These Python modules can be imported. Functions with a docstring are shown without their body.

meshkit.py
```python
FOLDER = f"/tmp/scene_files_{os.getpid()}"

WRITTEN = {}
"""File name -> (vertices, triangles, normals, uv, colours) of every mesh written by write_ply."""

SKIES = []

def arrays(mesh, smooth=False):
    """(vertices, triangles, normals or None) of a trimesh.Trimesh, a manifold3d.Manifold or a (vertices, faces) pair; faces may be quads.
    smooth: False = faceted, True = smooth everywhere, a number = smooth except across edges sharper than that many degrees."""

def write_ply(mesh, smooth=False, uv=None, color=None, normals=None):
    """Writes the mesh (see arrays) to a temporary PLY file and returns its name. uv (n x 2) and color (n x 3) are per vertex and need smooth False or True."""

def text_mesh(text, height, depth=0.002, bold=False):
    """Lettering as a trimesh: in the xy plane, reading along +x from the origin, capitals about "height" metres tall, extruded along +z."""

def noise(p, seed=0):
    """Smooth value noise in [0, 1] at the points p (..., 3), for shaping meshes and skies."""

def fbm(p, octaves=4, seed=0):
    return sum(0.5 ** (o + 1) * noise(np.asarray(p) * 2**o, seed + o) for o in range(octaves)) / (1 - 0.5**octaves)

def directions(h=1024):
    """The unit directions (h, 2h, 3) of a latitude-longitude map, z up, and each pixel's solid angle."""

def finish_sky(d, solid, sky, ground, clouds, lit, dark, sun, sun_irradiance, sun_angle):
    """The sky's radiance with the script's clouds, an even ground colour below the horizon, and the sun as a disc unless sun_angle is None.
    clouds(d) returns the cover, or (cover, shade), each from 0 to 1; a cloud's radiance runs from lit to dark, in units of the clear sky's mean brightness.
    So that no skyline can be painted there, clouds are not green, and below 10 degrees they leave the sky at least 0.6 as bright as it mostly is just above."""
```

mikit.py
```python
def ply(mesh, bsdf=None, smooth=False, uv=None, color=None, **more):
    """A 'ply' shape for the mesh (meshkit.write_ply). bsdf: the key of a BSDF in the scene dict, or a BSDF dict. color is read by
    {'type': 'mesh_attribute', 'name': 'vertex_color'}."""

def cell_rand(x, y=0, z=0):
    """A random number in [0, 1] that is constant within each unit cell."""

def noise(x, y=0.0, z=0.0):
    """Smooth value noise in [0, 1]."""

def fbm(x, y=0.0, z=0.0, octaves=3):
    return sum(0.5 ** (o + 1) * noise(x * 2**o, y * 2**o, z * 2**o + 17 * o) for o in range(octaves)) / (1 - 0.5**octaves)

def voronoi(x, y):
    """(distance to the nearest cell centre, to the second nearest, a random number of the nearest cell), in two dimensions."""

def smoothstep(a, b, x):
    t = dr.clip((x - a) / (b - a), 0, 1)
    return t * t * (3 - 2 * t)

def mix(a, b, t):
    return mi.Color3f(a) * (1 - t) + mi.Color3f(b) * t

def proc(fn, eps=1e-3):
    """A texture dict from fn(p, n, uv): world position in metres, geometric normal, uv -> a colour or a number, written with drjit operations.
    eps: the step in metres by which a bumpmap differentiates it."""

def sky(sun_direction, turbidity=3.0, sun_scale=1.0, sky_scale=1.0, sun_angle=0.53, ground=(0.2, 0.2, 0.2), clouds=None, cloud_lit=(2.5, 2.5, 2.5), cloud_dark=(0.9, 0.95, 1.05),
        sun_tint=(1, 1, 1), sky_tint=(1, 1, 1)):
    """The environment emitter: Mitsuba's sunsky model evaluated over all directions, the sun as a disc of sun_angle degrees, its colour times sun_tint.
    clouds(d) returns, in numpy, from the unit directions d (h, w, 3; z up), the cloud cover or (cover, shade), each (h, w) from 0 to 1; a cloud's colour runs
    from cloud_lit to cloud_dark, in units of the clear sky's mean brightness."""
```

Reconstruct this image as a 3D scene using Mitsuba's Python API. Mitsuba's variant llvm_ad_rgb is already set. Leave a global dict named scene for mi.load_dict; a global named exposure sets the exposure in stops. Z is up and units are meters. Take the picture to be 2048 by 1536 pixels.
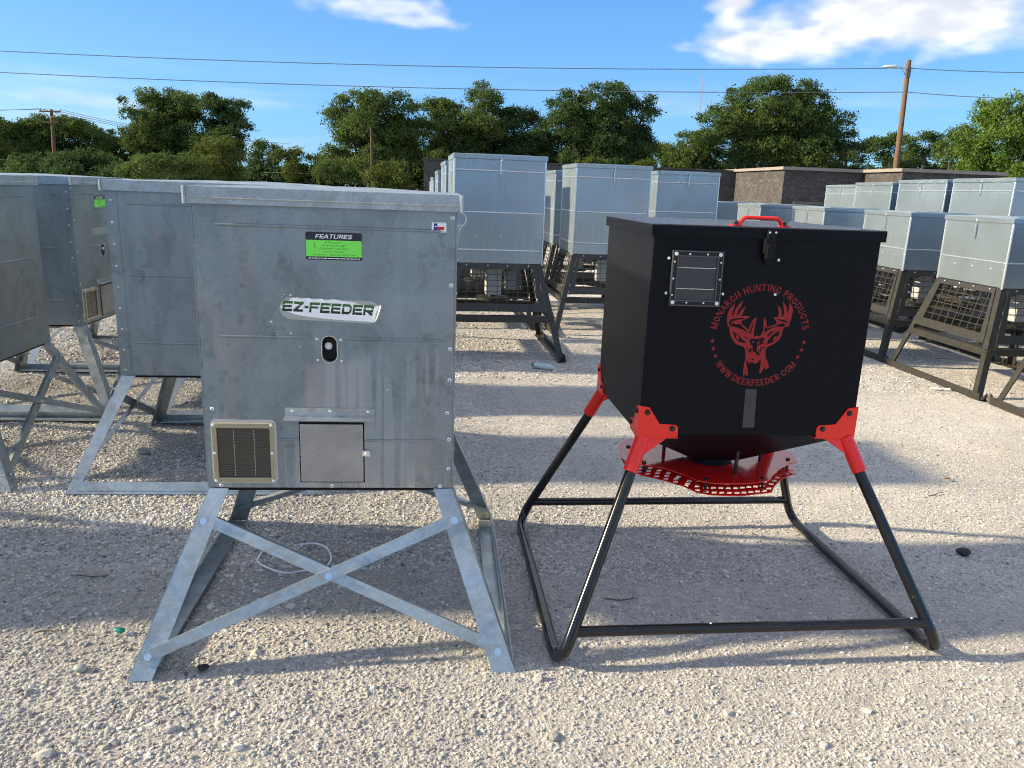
import math, random
import numpy as np, trimesh, drjit as dr, mitsuba as mi
import mikit, meshkit
from mikit import proc, noise, fbm, voronoi, cell_rand, smoothstep, mix
from shapely.geometry import Polygon, LineString, Point, box as sbox
from shapely.ops import unary_union
from shapely import affinity

T = mi.ScalarTransform4f
scene, labels = {}, {}

# ---------------------------------------------------------------- camera, sky, exposure
CAM_H, PITCH, ROLL, FOCAL = 1.6, 0.2477, -0.0366, 1543.0
_f = np.array([0, math.cos(PITCH), -math.sin(PITCH)])
_r = np.array([1.0, 0, 0])
_d = np.cross(_f, _r)
_c, _s = math.cos(ROLL), math.sin(ROLL)
_right, _down = _c * _r + _s * _d, -_s * _r + _c * _d
_m = np.eye(4)
_m[:3, 0], _m[:3, 1], _m[:3, 2], _m[:3, 3] = -_right, -_down, _f, (0, 0, CAM_H)
scene['camera'] = {'type': 'perspective', 'fov': math.degrees(2 * math.atan(1024 / FOCAL)), 'fov_axis': 'x', 'near_clip': 0.05, 'far_clip': 3000.0,
                   'to_world': T(_m.tolist())}

SUN_EL, SUN_DIR = math.radians(22.0), math.radians(4.5)
sun_direction = (-math.cos(SUN_DIR) * math.cos(SUN_EL), -math.sin(SUN_DIR) * math.cos(SUN_EL), math.sin(SUN_EL))


def sky_clouds(d):
    az = np.degrees(np.arctan2(d[..., 0], d[..., 1]))
    el = np.degrees(np.arcsin(np.clip(d[..., 2], -1, 1)))
    q = np.stack([az * 0.22, el * 0.55, 0 * az], -1)
    n = meshkit.fbm(q, 5, 3)
    fine = meshkit.fbm(q * np.array([3.0, 3.0, 1]) + 7, 5, 9)
    warp = (n - 0.5) * 2

    def puff(a0, e0, ra, re, tilt=0.0):
        da = az - a0
        de = el - e0 - tilt * da
        return 1 - np.sqrt((da / ra) ** 2 + (de / re) ** 2)

    bank = np.maximum.reduce([puff(24.0, 11.1, 12.0, 2.7, 0.03), puff(17.8, 9.9, 5.6, 1.45, 0.0), puff(14.0, 12.3, 2.2, 0.9, 0.1), puff(33, 12.6, 12, 2.6)])
    cover = np.clip((bank + 0.50 * (fine - 0.5) + 0.45 * warp) * 1.9, 0, 1) * 0.90
    wisp = np.maximum(puff(-9.5, 11.35, 5.2, 0.85, 0.02), puff(-7.5, 10.7, 4.2, 0.5, -0.03))
    wisp = np.clip((wisp + 0.8 * (fine - 0.5) + 0.25 * warp) * 1.5, 0, 1) * 0.62
    other = np.clip((meshkit.fbm(np.stack([az * 0.05, el * 0.14, 0 * az], -1), 5, 21) - 0.41) * 6, 0, 1) * np.clip((el - 13.5) / 5, 0, 1)
    low = np.clip((meshkit.fbm(np.stack([az * 0.10, el * 0.9, 0 * az], -1), 4, 31) - 0.47) * 3, 0, 1) * np.exp(-((el - 4.2) / 2.2) ** 2) * 0.35
    total = np.maximum.reduce([cover, wisp, other, low])
    shade = np.clip(0.35 + (0.5 - fine) * 1.6 + 0.10 * (el - 10.0) * (cover > 0), 0, 0.75)
    return total, shade


scene['sky'] = mikit.sky(sun_direction, turbidity=2.6, sun_scale=1.28, sky_scale=1.2, sun_angle=1.9, clouds=sky_clouds, cloud_lit=(3.2, 3.2, 3.2), cloud_dark=(1.95, 2.02, 2.18),
                         ground=(0.36, 0.34, 0.30), sun_tint=(0.88, 0.97, 1.10), sky_tint=(0.375, 0.61, 0.94))
labels['sky'] = {'label': 'blue morning sky with a white cloud bank at upper right', 'kind': 'structure'}
exposure = 2.65


# ---------------------------------------------------------------- materials
def rgb(*c):
    return {'type': 'rgb', 'value': [float(x) for x in c]}


def principled(color, rough, metal=0.0, spec=0.5, **kw):
    return {'type': 'principled', 'base_color': color if isinstance(color, dict) else rgb(*color), 'roughness': rough if isinstance(rough, dict) else float(rough),
            'metallic': metal if isinstance(metal, dict) else float(metal), 'specular': float(spec), **kw}


def bumped(inner, fn, scale=1.0, eps=1e-3):
    return {'type': 'bumpmap', 'arbitrary': proc(fn, eps), 'scale': float(scale), 'bsdf': inner}


def aged_zinc(p, n, uv):
    # weathered galvanising: cloudy patches, vertical run marks, pinkish worn areas with a grain
    a = fbm(p.x * 3.1 + p.y * 2.3, p.z * 2.7, p.y * 1.9, 4)
    streak = fbm(p.x * 38 + p.y * 29, p.z * 2.2, 3.0, 3)
    cloud = fbm(p.x * 11 + p.y * 8, p.z * 9, 5.0, 4)
    grain = fbm(p.x * 120, p.y * 120, p.z * 120, 2)
    smear = smoothstep(0.50, 0.64, fbm(p.x * 17 + 3 * cloud + p.y * 13, p.z * 6.5 + 2 * a, 9.0, 4))
    v = 0.80 + 0.26 * (a - 0.5) + 0.08 * (streak - 0.5) + 0.24 * (cloud - 0.5) + 0.16 * (grain - 0.5) - 0.085 * smear + 0.05 * (cell_rand(p.x * 95 + 2 * cloud, p.y * 95, p.z * 80 + 3 * grain) - 0.5)
    wear = smoothstep(0.52, 0.68, fbm(p.x * 4.5 + 9, p.y * 4.5, p.z * 2.1, 4)) * smoothstep(0.35, 0.6, streak)
    c = mix((0.305, 0.362, 0.395), (0.345, 0.358, 0.368), wear)
    mark = smoothstep(0.66, 0.70, fbm(p.x * 26 + 4 * a + p.y * 22, p.z * 26, 3.0, 4)) * smoothstep(0.5, 0.6, fbm(p.x * 4 + 2, p.y * 4, p.z * 4, 3))
    scratch = smoothstep(0.80, 0.86, fbm(p.x * 9 + p.z * 120, p.y * 9 + 2, p.z * 14 - p.x * 60, 2)) * smoothstep(0.5, 0.6, cloud)
    return c * v * (1 - 0.16 * mark + 0.22 * scratch)


def stained_zinc(p, n, uv):
    # the foreground hopper: as above, with the pinkish runs under the hole, round the door and the pale runs at the lower left and right
    u = (p.x + 0.642) * math.cos(0.0916) + (p.y - 2.8753) * math.sin(0.0916)
    edge = fbm(p.x * 24, p.z * 9, 4.0, 4)
    run = fbm(p.x * 60, p.z * 1.6, 12.0, 3)
    face = smoothstep(-0.35, -0.38, (p.y - 2.8753) * math.cos(0.0916) - (p.x + 0.642) * math.sin(0.0916))
    pink = smoothstep(0.02, -0.02, dr.abs(u - 0.015) - 0.095 - 0.05 * (edge - 0.5)) * smoothstep(1.045, 1.00, p.z + 0.05 * (run - 0.5)) * smoothstep(0.30, 0.60, run + 0.35 * edge - 0.12)
    pale = smoothstep(0.46, 0.60, run) * smoothstep(1.12, 1.04, p.z + 0.16 * (run - 0.5)) * smoothstep(0.42, 0.55, fbm(p.x * 7, p.z * 5, 2.0, 3))
    c = aged_zinc(p, n, uv)
    c = mix(c, mi.Color3f(0.43, 0.395, 0.40) * (0.72 + 0.35 * edge), pink * face * 0.62)
    return mix(c, mi.Color3f(0.44, 0.49, 0.51), pale * face * 0.34)


def zinc_rough(p, n, uv):
    return 0.36 + 0.22 * fbm(p.x * 6 + p.y * 5, p.z * 5, 1.0, 3)


def new_zinc(p, n, uv):
    a = fbm(p.x * 2.1 + p.y * 2.3, p.z * 1.7, p.y, 3)
    sp = cell_rand(p.x * 70 + fbm(p.x * 30, p.y * 30, p.z * 30, 2) * 3, p.y * 70, p.z * 70 + fbm(p.z * 30, p.y * 30, 2.0, 2) * 3)
    streak = fbm(p.x * 46 + p.y * 41, p.z * 1.1, 8.0, 3)
    return mi.Color3f(0.385, 0.465, 0.52) * (0.86 + 0.20 * (a - 0.5) + 0.05 * (sp - 0.5) + 0.10 * (streak - 0.5))


def new_rough(p, n, uv):
    return 0.24 + 0.12 * fbm(p.x * 5 + p.y * 4, p.z * 4, 1.0, 3)


def leg_zinc(p, n, uv):
    a = fbm(p.x * 9, p.y * 9, p.z * 7, 4)
    b = fbm(p.x * 45, p.y * 45, p.z * 45, 3)
    sp = cell_rand(p.x * 110 + 4 * b, p.y * 110 + 3 * a, p.z * 110 + 4 * b)
    grime = smoothstep(0.54, 0.70, fbm(p.x * 21 + 3, p.y * 21, p.z * 15, 4))
    return mix(mi.Color3f(0.47, 0.525, 0.555) * (0.84 + 0.50 * (a - 0.5) + 0.24 * (b - 0.5) + 0.12 * (sp - 0.5)), (0.30, 0.31, 0.31), grime * 0.55)


def leg_rough(p, n, uv):
    return 0.24 + 0.34 * fbm(p.x * 17, p.y * 17, p.z * 17, 3)


def sheet_warp(p, n, uv):
    # the slight buckling of thin sheet metal
    return 0.016 * fbm(p.x * 2.6 + 3, p.y * 2.6, p.z * 2.2, 2) + 0.0012 * fbm(p.x * 16, p.y * 16, p.z * 16, 2)



def frame_paint(p, n, uv):
    a = fbm(p.x * 14, p.y * 14, p.z * 14, 3)
    dust = smoothstep(0.5, 0.8, fbm(p.x * 40, p.y * 40, p.z * 30, 3))
    return mix((0.031, 0.030, 0.0265), (0.085, 0.082, 0.074), dust * 0.2) * (0.85 + 0.3 * a)


def dusty_black(p, n, uv):
    d = smoothstep(0.5, 0.85, fbm(p.x * 60, p.y * 60, p.z * 50, 3))
    return mix((0.0062, 0.0074, 0.0108), (0.018, 0.018, 0.018), d * 0.12)


def ground_color(p, n, uv):
    w = fbm(p.x * 0.9 + 3, p.y * 0.9, 1.0, 3)
    f = fbm(p.x * 5.0, p.y * 5.0, 2.0, 3)
    d1, d2, r1 = voronoi(p.x * 62 + 2 * f, p.y * 62)
    e1, e2, r2 = voronoi(p.x * 128, p.y * 128 + f)
    g1, g2, r3 = voronoi(p.x * 30 + f, p.y * 30)
    cell = r1 * 0.45 + r2 * 0.35 + r3 * 0.2
    base = mix((0.405, 0.395, 0.375), (0.445, 0.412, 0.365), smoothstep(0.38, 0.62, w) * 0.75 + 0.25 * f)
    # every stone has one colour of its own, from mid grey to cream
    c = mix((0.250, 0.248, 0.245), (0.535, 0.510, 0.470), cell)
    dusty = smoothstep(0.45, 0.66, fbm(p.x * 0.75 + 11, p.y * 0.75 + 4, 5.0, 4))
    patch = smoothstep(0.42, 0.62, fbm(p.x * 1.3 + 5, p.y * 1.9 + 2, 7.0, 4)) * (0.45 + 0.55 * smoothstep(0.6, -1.2, p.x))
    c = mix(c, base * (0.92 + 0.30 * (f - 0.5) + 0.50 * (r2 - 0.5)), dusty * 0.50)
    c = c * (1 - 0.22 * patch)
    return c


def ground_height(p, n, uv):
    f = fbm(p.x * 5.0, p.y * 5.0, 2.0, 3)
    d1, d2, r1 = voronoi(p.x * 62 + 2 * f, p.y * 62)
    e1, e2, r2 = voronoi(p.x * 128, p.y * 128 + f)
    dusty = smoothstep(0.45, 0.66, fbm(p.x * 0.75 + 11, p.y * 0.75 + 4, 5.0, 4))
    h = 0.0070 * r1 * (1 - dr.minimum(d1, 1.0)) + 0.0035 * r2 * (1 - dr.minimum(e1, 1.0))
    return h * (1 - 0.55 * dusty)


def stucco(p, n, uv):
    a = fbm(p.x * 2.2, p.y * 2.2, p.z * 2.6, 4)
    b = fbm(p.x * 9 + 3 * a, p.y * 9, p.z * 9, 4)
    swirl = smoothstep(0.52, 0.60, b)
    return mix((0.064, 0.061, 0.062), (0.094, 0.089, 0.088), swirl) * (0.72 + 0.56 * a)


def bark(p, n, uv):
    return mi.Color3f(0.075, 0.06, 0.047) * (0.6 + 0.8 * fbm(p.x * 9, p.y * 9, p.z * 2, 3))


def pole_wood(p, n, uv):
    return mi.Color3f(0.15, 0.095, 0.065) * (0.7 + 0.6 * fbm(p.x * 40, p.y * 40, p.z * 1.2, 3))


def leaf_fn(c0, c1):
    def fn(p, n, uv):
        v = cell_rand(p.x * 3.3, p.y * 3.3, p.z * 3.3)
        w = fbm(p.x * 0.5, p.y * 0.5, p.z * 0.5, 2)
        return mix(c0, c1, dr.clip(0.5 * v + w - 0.25, 0, 1))
    return fn


def solar_lines(p, n, uv):
    # fine printed conductor lines across the dark cells (horizontal, every 6 mm)
    t = p.z / 0.0062
    line = smoothstep(0.62, 0.80, dr.abs(2 * (t - dr.floor(t)) - 1))
    return mix((0.030, 0.030, 0.028), (0.085, 0.078, 0.064), line)


def weave(p, n, uv):
    a = dr.abs(2 * (p.x / 0.0058 + p.z / 0.0058 - dr.floor(p.x / 0.0058 + p.z / 0.0058)) - 1)
    b = dr.abs(2 * (p.x / 0.0058 - p.z / 0.0058 - dr.floor(p.x / 0.0058 - p.z / 0.0058)) - 1)
    return mix((0.011, 0.013, 0.020), (0.055, 0.060, 0.075), smoothstep(0.60, 0.92, dr.maximum(a, b)))


def rubber_strip(p, n, uv):
    a = fbm(p.x * 25, p.y * 25, p.z * 30, 3)
    return mi.Color3f(0.045, 0.046, 0.046) * (0.5 + 1.0 * a)


VC = {'type': 'mesh_attribute', 'name': 'vertex_color'}
M = scene
M['aged_zinc'] = bumped(principled(proc(aged_zinc), proc(zinc_rough), 0.55, 0.5), sheet_warp, 0.8, 4e-3)
M['stained_zinc'] = bumped(principled(proc(stained_zinc), proc(zinc_rough), 0.60, 0.5), sheet_warp, 0.8, 4e-3)
M['new_zinc'] = bumped(principled(proc(new_zinc), proc(new_rough), 0.66, 0.6), sheet_warp, 1.0, 4e-3)
M['bead_zinc'] = principled((0.72, 0.76, 0.79), 0.28, 0.85)
M['leg_zinc'] = principled(proc(leg_zinc), proc(leg_rough), 0.80, 0.5)
M['bright_steel'] = principled((0.72, 0.73, 0.74), 0.25, 1.0)
M['frame_paint'] = principled(proc(frame_paint), 0.42, 0.0, 0.45)
M['grid_wire'] = principled((0.07, 0.067, 0.058), 0.45, 0.3)
M['hopper_black'] = principled(proc(dusty_black), 0.36, 0.0, 0.10)
M['lid_black'] = principled(proc(dusty_black), 0.36, 0.0, 1.0)
M['tube_black'] = principled((0.006, 0.0065, 0.0085), 0.16, 0.0, 0.55)
M['red_paint'] = principled((0.88, 0.020, 0.016), 0.24, 0.0, 0.5)
M['red_gloss'] = principled((0.62, 0.012, 0.012), 0.10, 0.0, 0.6)
M['decal_red'] = principled((0.31, 0.016, 0.018), 0.5, 0.0, 0.3)
M['bolt_black'] = principled((0.01, 0.01, 0.011), 0.3, 0.0, 0.5)
M['screw_white'] = principled((0.80, 0.82, 0.84), 0.25, 0.35)
M['plastic_black'] = principled((0.006, 0.006, 0.008), 0.38, 0.0, 0.18)
M['plastic_white'] = principled((0.72, 0.73, 0.72), 0.4)
M['box_white'] = principled((0.42, 0.43, 0.43), 0.45)
M['plastic_grey'] = principled((0.30, 0.31, 0.30), 0.5)
M['clear_plastic'] = {'type': 'dielectric', 'int_ior': 1.49, 'ext_ior': 1.0}
M['clear_rim'] = principled((0.010, 0.012, 0.018), 0.2, 0.0, 0.25)
M['clear_edge'] = principled((0.055, 0.060, 0.070), 0.14, 0.0, 0.6)
M['solar_cells'] = principled(proc(solar_lines), 0.22, 0.0, 0.5)
M['weave_cells'] = principled(proc(weave), 0.30, 0.0, 0.5)
M['amber_rim'] = principled((0.34, 0.30, 0.19), 0.20, 0.0, 0.6)
M['sealant'] = principled((0.52, 0.50, 0.48), 0.35)
M['busbar'] = principled((0.55, 0.50, 0.38), 0.35, 0.6)
M['door_zinc'] = principled(proc(lambda p, n, uv: mi.Color3f(0.43, 0.43, 0.435) * (0.62 + 0.44 * fbm(p.x * 15, p.y * 15, p.z * 13, 5) - 0.10 * smoothstep(0.45, 0.75, fbm(p.x * 210, p.y * 210, p.z * 210, 3)) * smoothstep(0.4, 0.62, fbm(p.x * 11 + 5, p.y * 9, p.z * 12, 3)))), 0.45, 0.7)
M['print_black'] = principled((0.012, 0.013, 0.022), 0.4)
M['print_green'] = principled((0.20, 0.82, 0.09), 0.45)
M['print_dark_green'] = principled((0.02, 0.16, 0.02), 0.5)
M['print_white'] = principled((0.80, 0.80, 0.80), 0.45)
M['print_colours'] = principled(VC, 0.45)
M['vinyl_white'] = principled((0.90, 0.89, 0.91), 0.38)
M['residue'] = principled((0.40, 0.445, 0.455), 0.27, 0.65)
M['ground_gravel'] = bumped(principled(proc(ground_color), 0.92, 0.0, 0.15), ground_height, 1.0, 8e-4)
M['stone'] = principled(VC, 0.85, 0.0, 0.2)
M['stucco'] = bumped(principled(proc(stucco), 0.9, 0.0, 0.2), lambda p, n, uv: 0.02 * fbm(p.x * 12, p.y * 12, p.z * 12, 3), 1.0, 5e-3)
M['roof_cap'] = principled((0.24, 0.215, 0.19), 0.6)
M['dark_glass'] = principled((0.012, 0.014, 0.017), 0.06, 0.0, 0.6)
M['window_frame'] = principled((0.12, 0.11, 0.10), 0.5)
M['window_board'] = principled((0.16, 0.14, 0.15), 0.7)
M['bark'] = principled(proc(bark), 0.9, 0.0, 0.2)
M['pole_wood'] = principled(proc(pole_wood), 0.85, 0.0, 0.2)
M['wire'] = principled((0.10, 0.11, 0.12), 0.5, 0.3)
M['lamp_grey'] = principled((0.62, 0.64, 0.66), 0.4, 0.3)
M['mast_metal'] = principled((0.30, 0.26, 0.28), 0.5)
for nm, c0, c1 in (('leaf_deep', (0.040, 0.082, 0.032), (0.112, 0.165, 0.058)), ('leaf_mid', (0.052, 0.100, 0.032), (0.148, 0.200, 0.062)),
                   ('leaf_bright', (0.065, 0.130, 0.024), (0.170, 0.260, 0.055)), ('leaf_olive', (0.056, 0.088, 0.026), (0.150, 0.180, 0.050))):
    M[nm] = {'type': 'principledthin', 'base_color': proc(leaf_fn(c0, c1)), 'roughness': 0.5, 'diff_trans': 0.7, 'spec_trans': 0.0}
M['cable_white'] = principled((0.78, 0.78, 0.80), 0.4)
M['teal_plastic'] = principled((0.01, 0.19, 0.15), 0.35)
M['bottle_plastic'] = principled((0.45, 0.55, 0.58), 0.08, 0.0, 0.6)
M['bottle_cap'] = principled((0.02, 0.20, 0.09), 0.35)
M['rubber_scrap'] = principled((0.016, 0.015, 0.015), 0.6)
M['twig'] = principled((0.10, 0.075, 0.055), 0.9)
M['dead_leaf'] = principled((0.22, 0.11, 0.05), 0.8)
M['paper'] = principled((0.75, 0.74, 0.74), 0.6)
M['rubber_strip'] = principled(proc(rubber_strip), 0.35, 0.0, 0.4)

# ---------------------------------------------------------------- mesh helpers
cat = trimesh.util.concatenate
QUADS = np.array([[0, 3, 2, 1], [4, 5, 6, 7], [0, 1, 5, 4], [1, 2, 6, 5], [2, 3, 7, 6], [3, 0, 4, 7]])
TRIS = np.vstack([QUADS[:, [0, 1, 2]], QUADS[:, [0, 2, 3]]])


def hexa(pts):
    """A solid of eight corners: four, then the four opposite them; turned so that its faces look outward."""
    m = trimesh.Trimesh(np.array(pts, float), TRIS, process=False)
    if m.volume < 0:
        m.invert()
    return m


def bx(x0, x1, y0, y1, z0, z1):
    return hexa([(x0, y0, z0), (x1, y0, z0), (x1, y1, z0), (x0, y1, z0), (x0, y0, z1), (x1, y0, z1), (x1, y1, z1), (x0, y1, z1)])


def soft_box(x0, x1, y0, y1, z0, z1, b=0.004):
    """A box with chamfered edges."""
    pts = []
    for sx, a in ((1, x0), (-1, x1)):
        for sy, c in ((1, y0), (-1, y1)):
            for sz, e in ((1, z0), (-1, z1)):
                pts += [(a, c + sy * b, e + sz * b), (a + sx * b, c, e + sz * b), (a + sx * b, c + sy * b, e)]
    return trimesh.convex.convex_hull(np.array(pts))


def slab(quad, normal, t):
    """A flat plate: four corners, thickened by t along the normal."""
    q = np.array(quad, float)
    n = np.array(normal, float) / np.linalg.norm(normal)
    return hexa(np.vstack([q, q + n * t]))


def tube(path, r, sides=10, caps=True):
    p = np.array(path, float)
    t = np.gradient(p, axis=0)
    t /= np.linalg.norm(t, axis=1, keepdims=True) + 1e-12
    up = np.array([0, 0, 1.0]) if abs(t[0, 2]) < 0.9 else np.array([0, 1.0, 0])
    a = np.cross(up, t[0])
    a /= np.linalg.norm(a)
    A = []
    for k in range(len(p)):
        a = a - t[k] * (a @ t[k])
        a /= np.linalg.norm(a)
        A.append(a)
    A = np.array(A)
    B = np.cross(t, A)
    ang = np.arange(sides) * 2 * np.pi / sides
    rr = np.broadcast_to(r, (len(p),))
    v = p[:, None] + rr[:, None, None] * (np.cos(ang)[None, :, None] * A[:, None] + np.sin(ang)[None, :, None] * B[:, None])
    v = v.reshape(-1, 3)
    f = []
    for i in range(len(p) - 1):
        for j in range(sides):
            j2 = (j + 1) % sides
            f += [[i * sides + j, i * sides + j2, (i + 1) * sides + j2], [i * sides + j, (i + 1) * sides + j2, (i + 1) * sides + j]]
    if caps:
        v = np.vstack([v, p[0], p[-1]])
        k0, k1, e = len(v) - 2, len(v) - 1, (len(p) - 1) * sides
        for j in range(sides):
            j2 = (j + 1) % sides
            f += [[k0, j2, j], [k1, e + j, e + j2]]
    return trimesh.Trimesh(v, np.array(f), process=False)


def rounded(pts, radius, n=7):
    """A polyline with its inner corners rounded."""
    p = [np.array(x, float) for x in pts]
    out = [p[0]]
    for a, b, c in zip(p, p[1:], p[2:]):
        u, w = (a - b) / np.linalg.norm(a - b), (c - b) / np.linalg.norm(c - b)
        half = math.acos(np.clip(u @ w, -1, 1)) / 2
        k = min(radius / math.tan(half), 0.45 * np.linalg.norm(a - b), 0.45 * np.linalg.norm(c - b))
        for s in np.linspace(0, 1, n):
            out.append((b + u * k) * (1 - s) ** 2 + b * 2 * s * (1 - s) + (b + w * k) * s ** 2)
    return out + [p[-1]]


def cyl(p0, p1, r, sides=12):
    return tube([p0, p1], r, sides)


def extrude(poly, t):
    geoms = [g for g in getattr(poly, 'geoms', [poly]) if g.geom_type == 'Polygon' and g.area > 1e-9]
    return cat([trimesh.creation.extrude_polygon(g, t, engine='earcut') for g in geoms])


def front(mesh, y):
    """A drawing in (x, z), extruded along +z, stood up on the plane y, thickness towards -y."""
    v = np.array(mesh.vertices)
    return trimesh.Trimesh(np.stack([v[:, 0], y - v[:, 2], v[:, 1]], 1), mesh.faces, process=False)


def plate(poly, y, t):
    return front(extrude(poly, t), y)


def rect(x0, x1, z0, z1, r=0.0):
    return sbox(x0 + r, z0 + r, x1 - r, z1 - r).buffer(r) if r else sbox(x0, z0, x1, z1)


def dome(c, r, h, axis=(0, -1, 0), sides=12):
    """A rivet or screw head: a flat dome of height h."""
    n = np.array(axis, float)
    c = np.array(c, float)
    return tube([c - n * 0.001, c + n * h * 0.35, c + n * h * 0.75, c + n * h], [r, r, r * 0.72, r * 0.25], sides)


def bolt_head(c, r, h, axis):
    n = np.array(axis, float) / np.linalg.norm(axis)
    c = np.array(c, float)
    return cat([tube([c, c + n * h * 0.25], r * 1.45, 14), tube([c, c + n * h], r, 6)])


def moved(mesh, x=0, y=0, z=0):
    m = mesh.copy()
    m.apply_translation((x, y, z))
    return m


def turned(mesh, deg, axis=(0, 0, 1), about=(0, 0, 0)):
    m = mesh.copy()
    m.apply_transform(trimesh.transformations.rotation_matrix(math.radians(deg), axis, about))
    return m


def numbered(key, used):
    if key not in used:
        return key
    k = 1
    while f'{key}_{k:03d}' in used:
        k += 1
    return f'{key}_{k:03d}'


class Model:
    """A thing in its own coordinates: a list of parts, placed in the scene as often as wanted."""

    def __init__(self):
        self.parts, self.names, self.labels = [], set(), {}

    def add(self, name, mesh, mat, parent=None, smooth=False, label=None, **kw):
        path = numbered((parent + '__' if parent else '') + name, self.names)
        self.names.add(path)
        self.parts.append((path, mikit.ply(mesh, mat, smooth, **kw)))
        if label:
            self.labels[path] = label
        return path

    def place(self, name, x, y, yaw, label, category, group=None, z=0.0, skip=(), tilt=0.0):
        key = numbered(name, labels)
        labels[key] = {'label': label, 'category': category}
        if group:
            labels[key]['group'] = group
        tw = T().translate([x, y, z]).rotate([0, 0, 1], math.degrees(yaw)).rotate([0, 1, 0], tilt)
        for path, d in self.parts:
            if path.split('__')[0].rstrip('_0123456789') in skip:
                continue
            scene[key + '__' + path] = {**d, 'to_world': tw}
        for path, text in self.labels.items():
            if path.split('__')[0].rstrip('_0123456789') not in skip:
                labels[key + '__' + path] = {'label': text}
        return key


def solo(name, mesh, mat, label=None, category=None, group=None, kind=None, smooth=False, **kw):
    key = numbered(name, set(labels) | set(scene))
    scene[key] = mikit.ply(mesh, mat, smooth, **kw)
    labels[key] = {k: v for k, v in dict(label=label, category=category, group=group, kind=kind).items() if v}
    return key


# ---------------------------------------------------------------- ground
def ground_z(x, y):
    x, y = np.asarray(x, float), np.asarray(y, float)
    s = np.clip((3.2 - x) / 3.2, 0, 1)
    s = s * s * (3 - 2 * s)
    fall = np.minimum(0.035 * np.maximum(0, y - 8.9), 0.75) * s
    lumps = (meshkit.fbm(np.stack([x * 1.6, y * 1.6, 0 * x], -1), 3, 5) - 0.5) * 0.022 + (meshkit.fbm(np.stack([x * 9, y * 9, 0 * x], -1), 2, 8) - 0.5) * 0.008
    return -fall + lumps * np.clip(30 / (np.hypot(x, y) + 1e-6) - 1, 0, 1) - 0.004


def spaced(lo, hi, fine0, fine1, step, grow=1.09):
    a = list(np.arange(fine0, fine1 + step / 2, step))
    s = step
    while a[-1] < hi:
        s *= grow
        a.append(a[-1] + s)
    s = step
    while a[0] > lo:
        s *= grow
        a.insert(0, a[0] - s)
    return np.array(a)


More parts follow.
